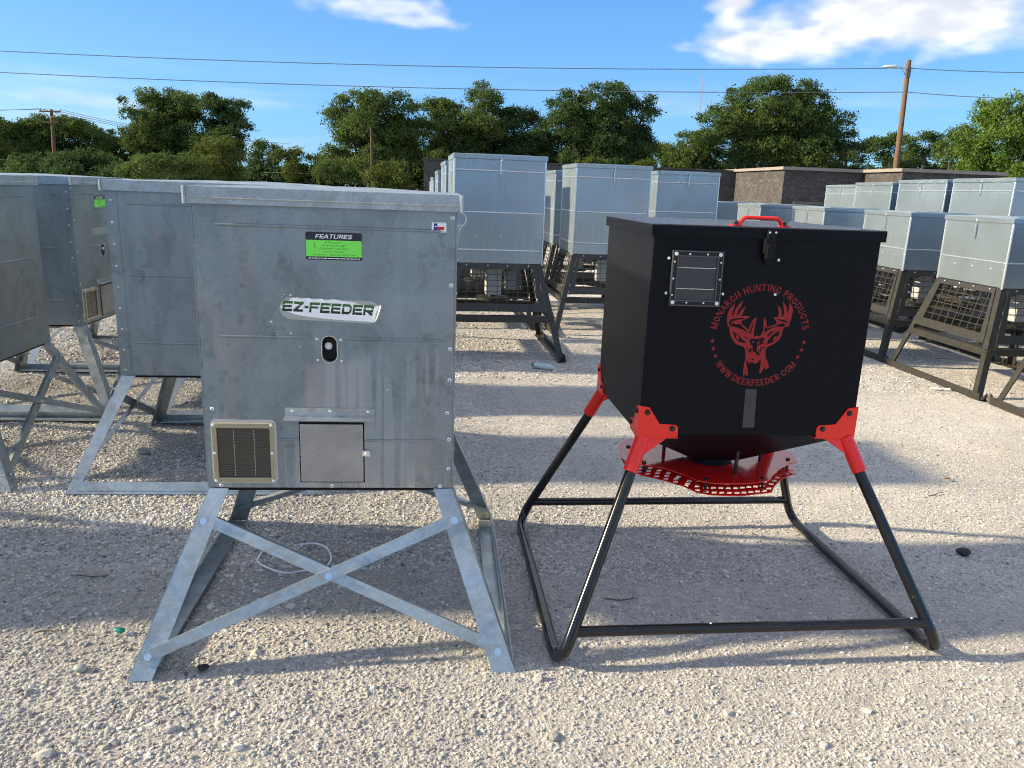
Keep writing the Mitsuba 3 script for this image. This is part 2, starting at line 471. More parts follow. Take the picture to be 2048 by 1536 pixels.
gx, gy = spaced(-900, 900, -3.5, 4.5, 0.035), spaced(-400, 1500, 1.2, 8.0, 0.035)
GX, GY = np.meshgrid(gx, gy)
gv = np.stack([GX, GY, ground_z(GX, GY)], -1).reshape(-1, 3)
ii, jj = np.meshgrid(np.arange(len(gy) - 1), np.arange(len(gx) - 1), indexing='ij')
q0 = (ii * len(gx) + jj).ravel()
gf = np.vstack([np.stack([q0, q0 + 1, q0 + len(gx) + 1], 1), np.stack([q0, q0 + len(gx) + 1, q0 + len(gx)], 1)])
solo('ground', trimesh.Trimesh(gv, gf, process=False), 'ground_gravel', 'pale crushed limestone lot', kind='structure', smooth=True)


def stones(n, y0, y1, med, sides, seed, spread=0.72):
    rng = np.random.default_rng(seed)
    out = []
    while sum(map(len, out)) < n:
        y = 1 / rng.uniform(1 / y1, 1 / y0, n)
        x = rng.uniform(-1, 1, n) * (spread * y + 0.5)
        p3 = np.stack([x * 0.75 + 11, y * 0.75 + 4, 0 * x + 5], -1)
        bare = np.clip((meshkit.fbm(p3, 4, 40) - 0.42) / 0.2, 0, 1)
        left = np.clip((0.5 - x) / 2.5, 0, 1)
        keep = rng.uniform(0, 1, n) < (1 - np.where(x > 0, 0.68, 0.42) * bare) * (0.75 + 0.25 * left)
        out.append(np.stack([x, y], -1)[keep])
    xy = np.vstack(out)[:n]
    base = trimesh.creation.icosahedron() if sides == 20 else trimesh.creation.box((1.5, 1.5, 1.5)) if sides == 12 else trimesh.Trimesh(
        [[1, 0, 0], [-1, 0, 0], [0, 1, 0], [0, -1, 0], [0, 0, 1], [0, 0, -1]], [[0, 2, 4], [2, 1, 4], [1, 3, 4], [3, 0, 4], [2, 0, 5], [1, 2, 5], [3, 1, 5], [0, 3, 5]])
    bv = np.array(base.vertices)
    bv = bv / np.linalg.norm(bv, axis=1, keepdims=True)
    size = np.clip(med * np.exp(rng.normal(0, 0.42, n)), med * 0.4, med * 2.3) * (0.80 + 0.36 * np.clip((0.9 - xy[:, 0]) / 2.4, 0, 1))
    v = bv[None] * rng.uniform(0.72, 1.18, (n, len(bv), 1))
    v = v * (size[:, None] * np.stack([np.ones(n), rng.uniform(0.6, 0.95, n), rng.uniform(0.35, 0.62, n)], 1))[:, None, :]
    a, tl = rng.uniform(0, 2 * np.pi, n), rng.normal(0, 0.35, n)
    ct, st = np.cos(tl)[:, None], np.sin(tl)[:, None]
    v = np.stack([v[..., 0] * ct - v[..., 2] * st, v[..., 1], v[..., 0] * st + v[..., 2] * ct], -1)
    ca, sa = np.cos(a)[:, None], np.sin(a)[:, None]
    v = np.stack([v[..., 0] * ca - v[..., 1] * sa, v[..., 0] * sa + v[..., 1] * ca, v[..., 2]], -1)
    v[..., 0] += xy[:, :1]
    v[..., 1] += xy[:, 1:]
    v[..., 2] += (ground_z(xy[:, 0], xy[:, 1]) + size * rng.uniform(-0.05, 0.22, n))[:, None]
    f = (np.array(base.faces)[None] + (np.arange(n) * len(bv))[:, None, None]).reshape(-1, 3)
    tone = rng.uniform(0, 1, n)
    pal = np.array([[0.50, 0.492, 0.478], [0.55, 0.525, 0.478], [0.41, 0.407, 0.402], [0.60, 0.588, 0.562], [0.525, 0.488, 0.43], [0.23, 0.226, 0.222]])
    grey = np.clip((meshkit.fbm(np.stack([xy[:, 0] * 1.3 + 5, xy[:, 1] * 1.9 + 2, 0 * xy[:, 0] + 7], -1), 4, 3) - .40) / .2, 0, 1) * (.45 + .55 * np.clip((.6 - xy[:, 0]) / 1.8, 0, 1))
    c = pal[np.searchsorted(np.cumsum([0.34, 0.22, 0.2, 0.11, 0.09]), tone)] * rng.uniform(0.62, 1.18, (n, 1)) * (1 - .22 * grey[:, None])
    return v.reshape(-1, 3), f, np.repeat(c, len(bv), 0)


sv, sf, sc_, at = [], [], [], 0
for args in ((66000, 1.35, 3.9, 0.0051, 20, 1), (110000, 3.0, 7.5, 0.0070, 8, 2), (300, 1.4, 6.5, 0.0125, 20, 3), (45000, 6.5, 15.0, 0.0115, 8, 4)):
    v, f, c = stones(*args)
    sv.append(v), sf.append(f + at), sc_.append(c)
    at += len(v)
# flat-shaded crushed stone: every triangle keeps its own corners
solo('gravel', trimesh.Trimesh(np.vstack(sv), np.vstack(sf), process=False), 'stone', 'loose crushed limestone gravel over the lot', 'gravel', kind='stuff', color=np.vstack(sc_))
del sv, sf, sc_, gv, gf, GX, GY

# ---------------------------------------------------------------- buildings
BZ = -0.7


def wall_run(model, pts, ztop, t=0.3):
    """Walls along a plan polyline, one part each; the outside is on the right of the walking direction's left (towards the camera)."""
    for (x0, y0), (x1, y1) in zip(pts, pts[1:]):
        u = np.array([x1 - x0, y1 - y0, 0.0])
        u /= np.linalg.norm(u)
        n = np.array([-u[1], u[0], 0.0])
        a, b = np.array([x0, y0, 0.0]), np.array([x1, y1, 0.0])
        model.add('wall', hexa([a + (0, 0, BZ), b + (0, 0, BZ), b + n * t + (0, 0, BZ), a + n * t + (0, 0, BZ), a + (0, 0, ztop), b + (0, 0, ztop), b + n * t + (0, 0, ztop), a + n * t + (0, 0, ztop)]), 'stucco')


def window(model, x0, x1, y, z0, z1, boards=1):
    w = model.add('window', cat([bx(x0 - 0.08, x1 + 0.08, y - 0.06, y + 0.02, z1, z1 + 0.12), bx(x0 - 0.08, x0, y - 0.05, y + 0.02, z0, z1), bx(x1, x1 + 0.08, y - 0.05, y + 0.02, z0, z1)]), 'window_frame')
    n = 3
    for k in range(n):
        a, b = x0 + (x1 - x0) * k / n, x0 + (x1 - x0) * (k + 1) / n
        model.add('pane', bx(a + 0.03, b - 0.03, y - 0.02, y - 0.006, z0, z1 - 0.01), 'window_board' if k == 0 and boards else 'dark_glass', w)


low = Model()
wall_run(low, [(-5.2, 50.0), (-5.2, 44.3), (12.45, 44.3)], 2.94)
low.add('roof', bx(-5.3, 12.4, 44.2, 52, 2.942, 3.02), 'stucco')
window(low, 8.0, 10.5, 44.3, 0.2, 1.25)
window(low, 10.9, 12.2, 44.3, 0.2, 1.2, 0)
def pivoted(x, y, a):
    return x - math.cos(a) * x + math.sin(a) * y, y - math.sin(a) * x - math.cos(a) * y


low.place('building', *pivoted(12.45, 44.3, .10), .10, 'long low dark stucco building behind the middle row of tall feeders', 'building')
tall = Model()
wall_run(tall, [(12.53, 52.0), (12.53, 38.0), (16.45, 38.0)], 2.93)
wall_run(tall, [(16.48, 38.0), (16.48, 34.8), (21.2, 34.8), (21.2, 50)], 2.93)
tall.add('roof', extrude(Polygon([(12.38, 52), (12.38, 37.85), (16.33, 37.85), (16.33, 34.65), (21.3, 34.65), (21.3, 52)]), 0.14).apply_translation((0, 0, 2.935)), 'roof_cap')
window(tall, 13.2, 16.0, 38.0, 0.2, 1.38)
w = tall.add('window', bx(12.44, 12.55, 39.3, 43.2, 1.27, 1.36), 'window_frame')
tall.add('pane', bx(12.50, 12.525, 39.3, 43.2, 0.2, 1.27), 'dark_glass', w)
tall.place('building', *pivoted(12.53, 38.0, .10), .10, 'taller dark stucco building with a pale flat roof edge and sunlit left walls', 'building')

# ---------------------------------------------------------------- trees
def tree(name, label, blobs, y, leaf, seed, dens=1.0, leaf_size=0.15, depth=1.0, trunk=True, group=None, category='tree', ground=None):
    """blobs: (x, z, half width, half height) of the crown's boughs at the distance y. Boughs carry sprays, sprays carry leaves."""
    rng = np.random.default_rng(seed)
    gz = -0.9 if ground is None else ground
    key = numbered(name, labels)
    labels[key] = {'label': label, 'category': category}
    if group:
        labels[key]['group'] = group
    limbs, V = [], []
    cx = float(np.mean([b[0] for b in blobs]))
    zmin = min(b[1] - b[3] for b in blobs)
    fork = gz + max(0.4, (zmin - gz) * 0.8 + 0.4)
    hgt = max(b[1] + b[3] for b in blobs) - gz
    if trunk:
        limbs.append(tube([(cx, y, gz - 0.3), (cx + 0.06, y, gz + 0.4), (cx + rng.normal(0, 0.1), y, fork)], [0.034 * hgt, 0.027 * hgt, 0.022 * hgt], 9))
    for bxx, bz, rx, rz in blobs:
        ry = depth * (rx + rz) / 2
        c = np.array([bxx, y + rng.normal(0, 0.25) * ry, bz])
        if trunk:
            mid = np.array([(cx + bxx) / 2, y, (fork + bz) / 2 + rng.normal(0, .1)])
            limbs.append(tube([(cx, y, fork - 0.15), mid, c], [0.018 * hgt, 0.012 * hgt, 0.006 * hgt], 6))
        area = rx * rz
        # lobes that break the outline, sprays on the lobes
        rx, rz = rx * 1.08, rz * 0.97
        nl = int(12 + 4.2 * area)
        dirs = rng.normal(0, 1, (nl, 3))
        dirs /= np.linalg.norm(dirs, axis=1, keepdims=True)
        lobes = c + dirs * np.array([rx, ry, rz]) * rng.uniform(0.35, 0.97, (nl, 1))
        lr = rng.uniform(0.20, 0.40, nl) * (rx + rz) / 2
        tops = rng.uniform(0, 1, nl) < 0.22
        lobes[tops] = c + np.stack([rng.uniform(-.85, .85, tops.sum()) * rx, rng.normal(0, .4, tops.sum()) * ry, rng.uniform(.70, 1.0, tops.sum()) * rz], 1)
        lobes[tops, 2] -= 0.45 * rz * ((lobes[tops, 0] - bxx) / rx) ** 2
        lr[tops] *= rng.uniform(.45, .8, tops.sum())
        for k in range(nl):
            if trunk and rng.uniform() < 0.55:
                limbs.append(tube([c, (c + lobes[k]) / 2 + rng.normal(0, .12, 3), lobes[k]], [0.005 * hgt, 0.0035 * hgt, 0.0015 * hgt], 4, False))
            ns = int(dens * (12 + 62 * lr[k] ** 2))
            d2 = rng.normal(0, 1, (ns, 3))
            d2 /= np.linalg.norm(d2, axis=1, keepdims=True)
            d2[:, 2] = np.where(rng.uniform(0, 1, ns) < 0.7, np.abs(d2[:, 2]), d2[:, 2])
            sp = lobes[k] + d2 * lr[k] * rng.uniform(0.55, 1.08, (ns, 1)) * np.array([1.15, 1.1, 0.8])
            m = 13
            lc = np.repeat(sp, m, 0) + rng.normal(0, 0.17, (ns * m, 3)) * np.array([1, 1, 0.75])
            V.append(lc)
    P = np.vstack(V)
    P = P[P[:, 2] > gz + 0.1]
    n = len(P)
    a = rng.normal(0, 1, (n, 3))
    a /= np.linalg.norm(a, axis=1, keepdims=True)
    b = np.cross(a, rng.normal(0, 1, (n, 3)) + np.array([0, 0, 1.2]))
    b /= np.linalg.norm(b, axis=1, keepdims=True) + 1e-9
    L = (leaf_size * 0.86 * rng.uniform(0.5, 1.4, n))[:, None]
    verts = np.stack([P - a * L * 0.6, P + b * L * 0.33, P + a * L * 0.75, P - b * L * 0.33], 1).reshape(-1, 3)
    f = (np.arange(n) * 4)[:, None]
    faces = np.vstack([f + [0, 1, 2], f + [0, 2, 3]])
    scene[key + '__crown'] = mikit.ply(trimesh.Trimesh(verts, faces, process=False), leaf)
    if trunk:
        scene[key + '__trunk'] = mikit.ply(cat(limbs), 'bark', 50)
    return n


n_leaf = 0
TREES = [
    ('dense green tree furthest left behind the utility pole', [(-49.7, 3.5, 3.8, 2.9), (-53.6, 3.9, 3.0, 3.0)], 78, 'leaf_mid', .8, .19),
    ('broad tree just right of the crossarm utility pole', [(-44.4, 4.2, 3.6, 2.4), (-46.1, 2.8, 3.1, 2.1)], 80, 'leaf_mid', .8, .19),
    ('lower dark tree between the utility pole and the big double crowned tree', [(-41.4, 3.8, 2.7, 2.2)], 82, 'leaf_deep', .9, .19),
    ('big tall round tree standing alone on the left skyline', [(-32.4, 6.3, 3.3, 2.8), (-33.0, 3.7, 3.0, 2.7), (-34.6, 4.6, 1.7, 1.9)], 75, 'leaf_mid', .9, .18),
    ('slightly lower tree touching the right side of the big round tree', [(-27.2, 6.2, 2.5, 2.6), (-27.8, 3.6, 2.3, 2.4)], 73, 'leaf_deep', .9, .18),
    ('bushy olive tree in front of the big left tree', [(-21.6, 2.6, 2.2, 1.7)], 58, 'leaf_olive', 1.1, .15),
    ('small slim dark tree in the skyline gap left of centre', [(-21.2, 3.1, 1.2, 1.4)], 66, 'leaf_deep', 1.1, .16),
    ('low rounded pair of tree crowns in the skyline gap', [(-17.9, 2.7, 1.5, 1.2), (-15.8, 2.6, 1.3, 1.0)], 64, 'leaf_olive', 1.0, .16),
    ('tall leafy tree at the left end of the central clump', [(-10.7, 5.6, 3.2, 2.4), (-11.4, 3.7, 2.8, 1.9), (-12.7, 5.4, 1.4, 1.7)], 60, 'leaf_mid', .9, .16),
    ('tall twin peaked tree in the middle of the central clump', [(-6.2, 5.7, 1.8, 2.3), (-3.0, 6.3, 2.0, 2.7), (-4.3, 4.0, 3.0, 2.2)], 62, 'leaf_mid', .9, .16),
    ('leafy shoulder tree between the left and the twin peaked central trees', [(-8.5, 4.7, 1.9, 2.0)], 61, 'leaf_mid', .9, .16),
    ('slim dark tree left of the tallest dark central tree', [(1.4, 4.9, 1.5, 2.1)], 62, 'leaf_deep', .9, .16),
    ('narrower dark tree between the two highest central crowns', [(-0.5, 5.3, 2.1, 2.4), (-1.6, 3.8, 2.4, 1.6)], 63, 'leaf_deep', .95, .16),
    ('tall dark tree above the nearest tall feeder and its right neighbour', [(3.6, 6.3, 2.0, 2.3), (6.0, 6.6, 2.3, 2.6), (5.2, 4.2, 3.5, 2.1)], 60, 'leaf_deep', .95, .16),
    ('rounded dark tree at the right end of the central clump', [(8.6, 6.1, 1.7, 2.5), (8.9, 4.2, 1.7, 1.6)], 61, 'leaf_deep', .95, .16),
    ('tiny distant tree in the gap right of the central clump', [(12.6, 5.0, 1.1, 0.9)], 70, 'leaf_olive', 1.0, .17),
    ('broad pyramid shaped tree behind the taller building', [(19.7, 7.7, 3.4, 2.9), (16.3, 6.3, 2.7, 2.2), (23.0, 6.6, 2.6, 2.2), (20.1, 5.3, 5.0, 1.9)], 64, 'leaf_mid', .85, .16),
    ('low tree at the left foot of the broad pyramid tree', [(14.7, 5.2, 2.1, 1.5), (13.6, 4.2, 1.8, 1.3)], 66, 'leaf_mid', .9, .16),
    ('low tree at the right foot of the broad pyramid tree', [(25.1, 5.4, 2.1, 1.4)], 62, 'leaf_deep', .9, .16),
    ('small tree just left of the leaning lamp pole', [(27.5, 5.3, 1.2, 1.2)], 60, 'leaf_deep', .9, .16),
    ('low green tree just right of the leaning lamp pole', [(29.0, 5.3, 1.8, 1.1)], 58, 'leaf_mid', 1.0, .15),
    ('rounded tree between the lamp pole and the bright green trees', [(27.7, 5.0, 1.5, 1.3)], 52, 'leaf_mid', 1.0, .14),
    ('bright green tree second from the right edge of the skyline', [(25.2, 5.4, 1.4, 1.6), (25.1, 4.0, 1.4, 1.0)], 44, 'leaf_bright', 1.1, .13),
    ('tall bright green tree at the far right edge', [(25.7, 5.8, 1.6, 1.6), (26.4, 4.3, 1.9, 1.4), (27.5, 5.5, 1.6, 1.9), (27.6, 3.4, 2.2, 1.3), (29.5, 4.6, 2.0, 1.9)], 42, 'leaf_bright', 1.1, .13),
]
for k, (text, blobs, y, leaf, dn, ls) in enumerate(TREES):
    # each bough cluster reaches down to its trunk, so that no crown hangs over an empty foot
    n_leaf += tree('tree', text, blobs, y, leaf, 100 + k, dn, ls, group='trees along the skyline')
BUSHES = [
    ('low olive bush at the foot of the big left tree', [(-26.3, 1.8, 2.3, 0.9), (-24.2, 2.2, 1.5, 1.0)], 56, 'leaf_mid'),
    ('yellowish bush at the foot of the central clump', [(-8.3, 2.0, 1.7, .9)], 50, 'leaf_olive'),
    ('small yellow green bush left of the nearest tall feeder lid', [(-5.0, 3.1, 0.8, 0.8)], 52, 'leaf_olive'),
    ('dark green bush left of the yellowish bush', [(-12.8, 2.3, 2.2, 1.0)], 57, 'leaf_mid'),
    ('small bushes above the low building roof', [(4.7, 3.1, 0.9, 0.5), (8.4, 3.1, 1.0, 0.5)], 53, 'leaf_olive'),
    ('dark hedge like bush along the far side of the lot behind the rear galvanized feeders', [(-36, 1.2, 7, 1.5), (-26, 1.0, 6, 1.4), (-17, 1.0, 6, 1.4)], 66, 'leaf_deep'),
    ('dark undergrowth bush below the central clump of trees', [(-9, 2.2, 5, 2.2), (0, 2.4, 6, 2.4), (7.5, 2.4, 4, 2.3)], 66, 'leaf_deep'),
    ('dark undergrowth bush behind the taller building', [(16, 2.6, 5, 2.0), (24, 2.6, 5, 2.0), (32, 2.8, 5, 2.2), (40, 3.0, 5, 2.2)], 68, 'leaf_deep'),
    ('dark undergrowth bush beyond the crossarm pole', [(-44, 1.2, 5, 1.8), (-52, 1.2, 6, 1.8)], 84, 'leaf_deep'),
]
for k, (text, blobs, y, leaf) in enumerate(BUSHES):
    n_leaf += tree('bush', text, blobs, y, leaf, 300 + k, .75 if k < 5 else .4, .15 if k < 5 else .24, .7, trunk=False, group='bushes below the trees', category='bush')
print('leaves', n_leaf)

# ---------------------------------------------------------------- poles and wires
pole = Model()
pole.add('pole', tube([(23.5, 50, -1.5), (23.35, 50, 3.8), (23.17, 50, 9.95)], [0.19, 0.17, 0.13], 14), 'pole_wood', smooth=50)
arm = pole.add('lamp_arm', tube(rounded([(23.1, 49.95, 9.42), (22.5, 49.7, 9.52), (22.15, 49.6, 9.5)], 0.4), 0.03, 8), 'lamp_grey', smooth=40)
lamp = pole.add('lamp', trimesh.convex.convex_hull(np.vstack([trimesh.creation.icosphere(2).vertices * (0.42, 0.17, 0.10) + (21.85, 49.5, 9.45), trimesh.creation.icosphere(1).vertices * (0.14, 0.1, 0.1) + (22.2, 49.6, 9.5)])), 'lamp_grey', smooth=50)
pole.add('brace', tube([(23.1, 49.95, 9.05), (22.7, 49.8, 9.45)], 0.015, 6), 'wire')
pole.add('bracket', bx(23.08, 23.3, 49.82, 49.9, 8.95, 9.55), 'wire')
pole.place('utility_pole', 0, 0, 0, 'leaning brown wooden pole with a street lamp arm on its left', 'utility pole')
xp = Model()
xp.add('pole', tube([(-42.1, 72, -1.5), (-42.0, 72, 1.25), (-41.76, 72, 6.95)], [0.19, 0.17, 0.12], 12), 'pole_wood', smooth=50)
xp.add('crossarm', bx(-42.75, -40.85, 71.8, 71.9, 6.72, 6.84), 'pole_wood')
xp.add('crossarm', bx(-42.5, -41.2, 71.8, 71.9, 5.80, 5.92), 'pole_wood')
xp.add('brace', tube([(-42.45, 71.78, 6.72), (-41.8, 71.78, 6.2)], 0.03, 6), 'wire')
xp.add('brace', tube([(-41.1, 71.78, 6.72), (-41.8, 71.78, 6.2)], 0.03, 6), 'wire')
for x in (-42.65, -41.76, -40.95):
    xp.add('insulator', tube([(x, 71.85, 6.84), (x, 71.85, 6.92), (x, 71.85, 7.0)], [0.05, 0.07, 0.04], 8), 'plastic_grey')
xp.place('utility_pole', 0, 0, 0, 'thin wooden pole with crossarms at the left skyline', 'utility pole')
dp = Model()
dp.add('pole', tube([(-10.2, 55.5, -1.2), (-10.25, 55.5, 2.4), (-10.3, 55.5, 5.3)], [0.12, 0.105, 0.09], 10), 'bark', smooth=50)
dp.add('cap', tube([(-10.3, 55.5, 5.3), (-10.3, 55.5, 5.36)], 0.105, 10), 'bark')
dp.place('utility_pole', 0, 0, 0, 'dark bare pole in front of the left central tree', 'utility pole')
mast = Model()
leg3 = [(0.35 * math.cos(a), 0.35 * math.sin(a)) for a in (0.3, 2.4, 4.5)]
mast.add('lattice', cat([tube([(65.6 + dx, 300 + dy, -2), (65.27 + dx, 300 + dy, 44)], 0.07, 5) for dx, dy in leg3] +
                        [tube([(65.6 - 0.0072 * z + leg3[k % 3][0], 300 + leg3[k % 3][1], z), (65.6 - 0.0072 * (z + 1.5) + leg3[(k + 1) % 3][0], 300 + leg3[(k + 1) % 3][1], z + 1.5)], 0.035, 4) for k, z in enumerate(np.arange(0, 42, 0.75))]), 'mast_metal')
mast.place('radio_mast', 0, 0, 0, 'very thin tall radio mast far beyond the broad pyramid tree', 'mast')


def wire(pts, label, r=0.022, group='overhead wires'):
    """A hanging wire through the given points, smoothed."""
    p = np.array(pts, float)
    t = np.linspace(0, 1, len(p))
    tt = np.linspace(0, 1, 26)
    coef = [np.polyfit(t, p[:, k], min(2, len(p) - 1)) for k in range(3)]
    solo('overhead_wire', tube(np.stack([np.polyval(c, tt) for c in coef], 1), r, 5), 'wire', label, 'wire', group)


def thru(x0, z0, x1, z1, y0, y1, sag, **kw):
    return [(x0, y0, z0), ((x0 + x1) / 2, (y0 + y1) / 2, (z0 + z1) / 2 - sag), (x1, y1, z1)]


wire([(-62, 50, 9.35), (-32.5, 50, 8.62), (-4.6, 50, 8.62), (23.05, 50, 9.5)], 'upper of the two long wires crossing the sky to the lamp pole')
wire([(-62, 50, 8.1), (-32.7, 50, 7.42), (-4.5, 50, 7.35), (23.2, 50, 8.15)], 'lower of the two long wires crossing the sky to the lamp pole')
wire([(23.2, 50, 9.5), (30, 48, 9.2), (37, 46, 9.35)], 'upper wire leaving the lamp pole to the right')
wire([(23.3, 50, 8.15), (30, 48, 7.75), (37, 46, 7.9)], 'lower wire leaving the lamp pole to the right')
for k, (x, text) in enumerate(((-42.65, 'outermost wire running off left from the crossarm pole'), (-41.76, 'top wire running off left from the crossarm pole'))):
    wire([(x, 71.85, 7.0), (x - 10, 70, 6.35 + .15 * k), (x - 22, 68, 6.5 + .2 * k)], text, .02)
for k, (x, text) in enumerate(((-42.65, 'leftmost wire running back right from the crossarm pole'), (-41.76, 'middle wire running back right from the crossarm pole'), (-40.95, 'right wire running back right from the crossarm pole'))):
    wire([(x, 71.85, 7.0), (x + 3.2 + .5 * k, 86, 6.2), (x + 8 + k, 108, 6.4)], text, .02)
wire([(-64, 70, 2.95), (-42.0, 70, 2.55), (-24, 66, 2.05), (-9.5, 58, 2.35)], 'low wire strung across the trees behind the rear galvanized feeders', .03)

# ---------------------------------------------------------------- galvanized feeder (label side is -y)
GW, GD, GZ0, GZ1, GFW, GFD = .825, .785, .578, 1.574, 1.272, 1.264


def angle_frame(w, d, fw, fd, z0, width, t, sx):
    """An A-frame of angle iron on the side sx: two legs and a skid; each piece has a flange in the frame's plane and one square to it at the outer edge.
    Returns (front leg, rear leg, skid)."""
    P = {('f', 1): np.array([sx * w / 2, -d / 2, z0]), ('b', 1): np.array([sx * w / 2, d / 2, z0]), ('f', 0): np.array([sx * fw / 2, -fd / 2, 0.0]), ('b', 0): np.array([sx * fw / 2, fd / 2, 0.0])}
    up = (P['f', 1] + P['b', 1] - P['f', 0] - P['b', 0]) / 2
    up /= np.linalg.norm(up)
    n = np.cross([0, 1.0, 0], up)
    n *= np.sign(n[0]) * sx
    inward = np.array([-sx, 0, 0.0])
    out = []
    c_f = P['f', 0] + np.array([0, width * 1.30, 0]) + up * width
    c_b = P['b', 0] + np.array([0, -width * 1.30, 0]) + up * width
    for e, s, corner in (('f', 1, c_f), ('b', -1, c_b)):
        a0, a1 = P[e, 0], P[e, 1]
        y = np.array([0, s * width * 1.12, 0])
        side = slab([a0, a1, a1 + y, corner], -n, t)
        fl = slab([a0 + inward * t, a1 + inward * t, a1 + inward * width * 1.02, a0 + inward * width * 1.2], np.array([0, s, 0]), t)
        out.append(cat([side, fl]))
    skid = cat([slab([P['f', 0] + (0, .001, 0), c_f + (0, .001, 0), c_b - (0, .001, 0), P['b', 0] - (0, .001, 0)], -n, t),
                bx(min(sx * (fw / 2 - .004), sx * (fw / 2 - width * 1.25)), max(sx * (fw / 2 - .004), sx * (fw / 2 - width * 1.25)), -fd / 2 + width * .9, fd / 2 - width * .9, 0.014, t + .014)])
    return out[0], out[1], skid


def leg_point(fr, y_sign, x_sign, inset=0.0):
    """A point on the front flange of a galvanized leg; fr = 0 at the ground, 1 at the hopper."""
    x = (GFW / 2 * (1 - fr) + GW / 2 * fr) - inset
    return np.array([x_sign * x, y_sign * (GFD / 2 * (1 - fr) + GD / 2 * fr), GZ0 * fr])


def strap(p0, p1, width, t, out):
    """A flat bar with a raised lip along its upper edge, from p0 to p1; out = the way its face looks."""
    p0, p1, out = np.array(p0, float), np.array(p1, float), np.array(out, float)
    u = (p1 - p0) / np.linalg.norm(p1 - p0)
    out = out - u * (out @ u)
    out /= np.linalg.norm(out)
    s = np.cross(out, u)
    s *= np.sign(s[2])
    a, b = p0 - u * .03, p1 + u * .03
    return cat([slab([a - s * width / 2, b - s * width / 2, b + s * width / 2, a + s * width / 2], out, t),
                slab([a + s * width / 2 + out * t, b + s * width / 2 + out * t, b + s * width / 2 - out * .02, a + s * width / 2 - out * .02], s, t)])


def rib(x0, x1, z, y, r=0.0048):
    """A pressed bead on a sheet facing -y."""
    k = [(x0, y + .001, z), (x0 + .012, y, z), (x1 - .012, y, z), (x1, y + .001, z)]
    return tube(k, [r * .4, r, r, r * .4], 8)


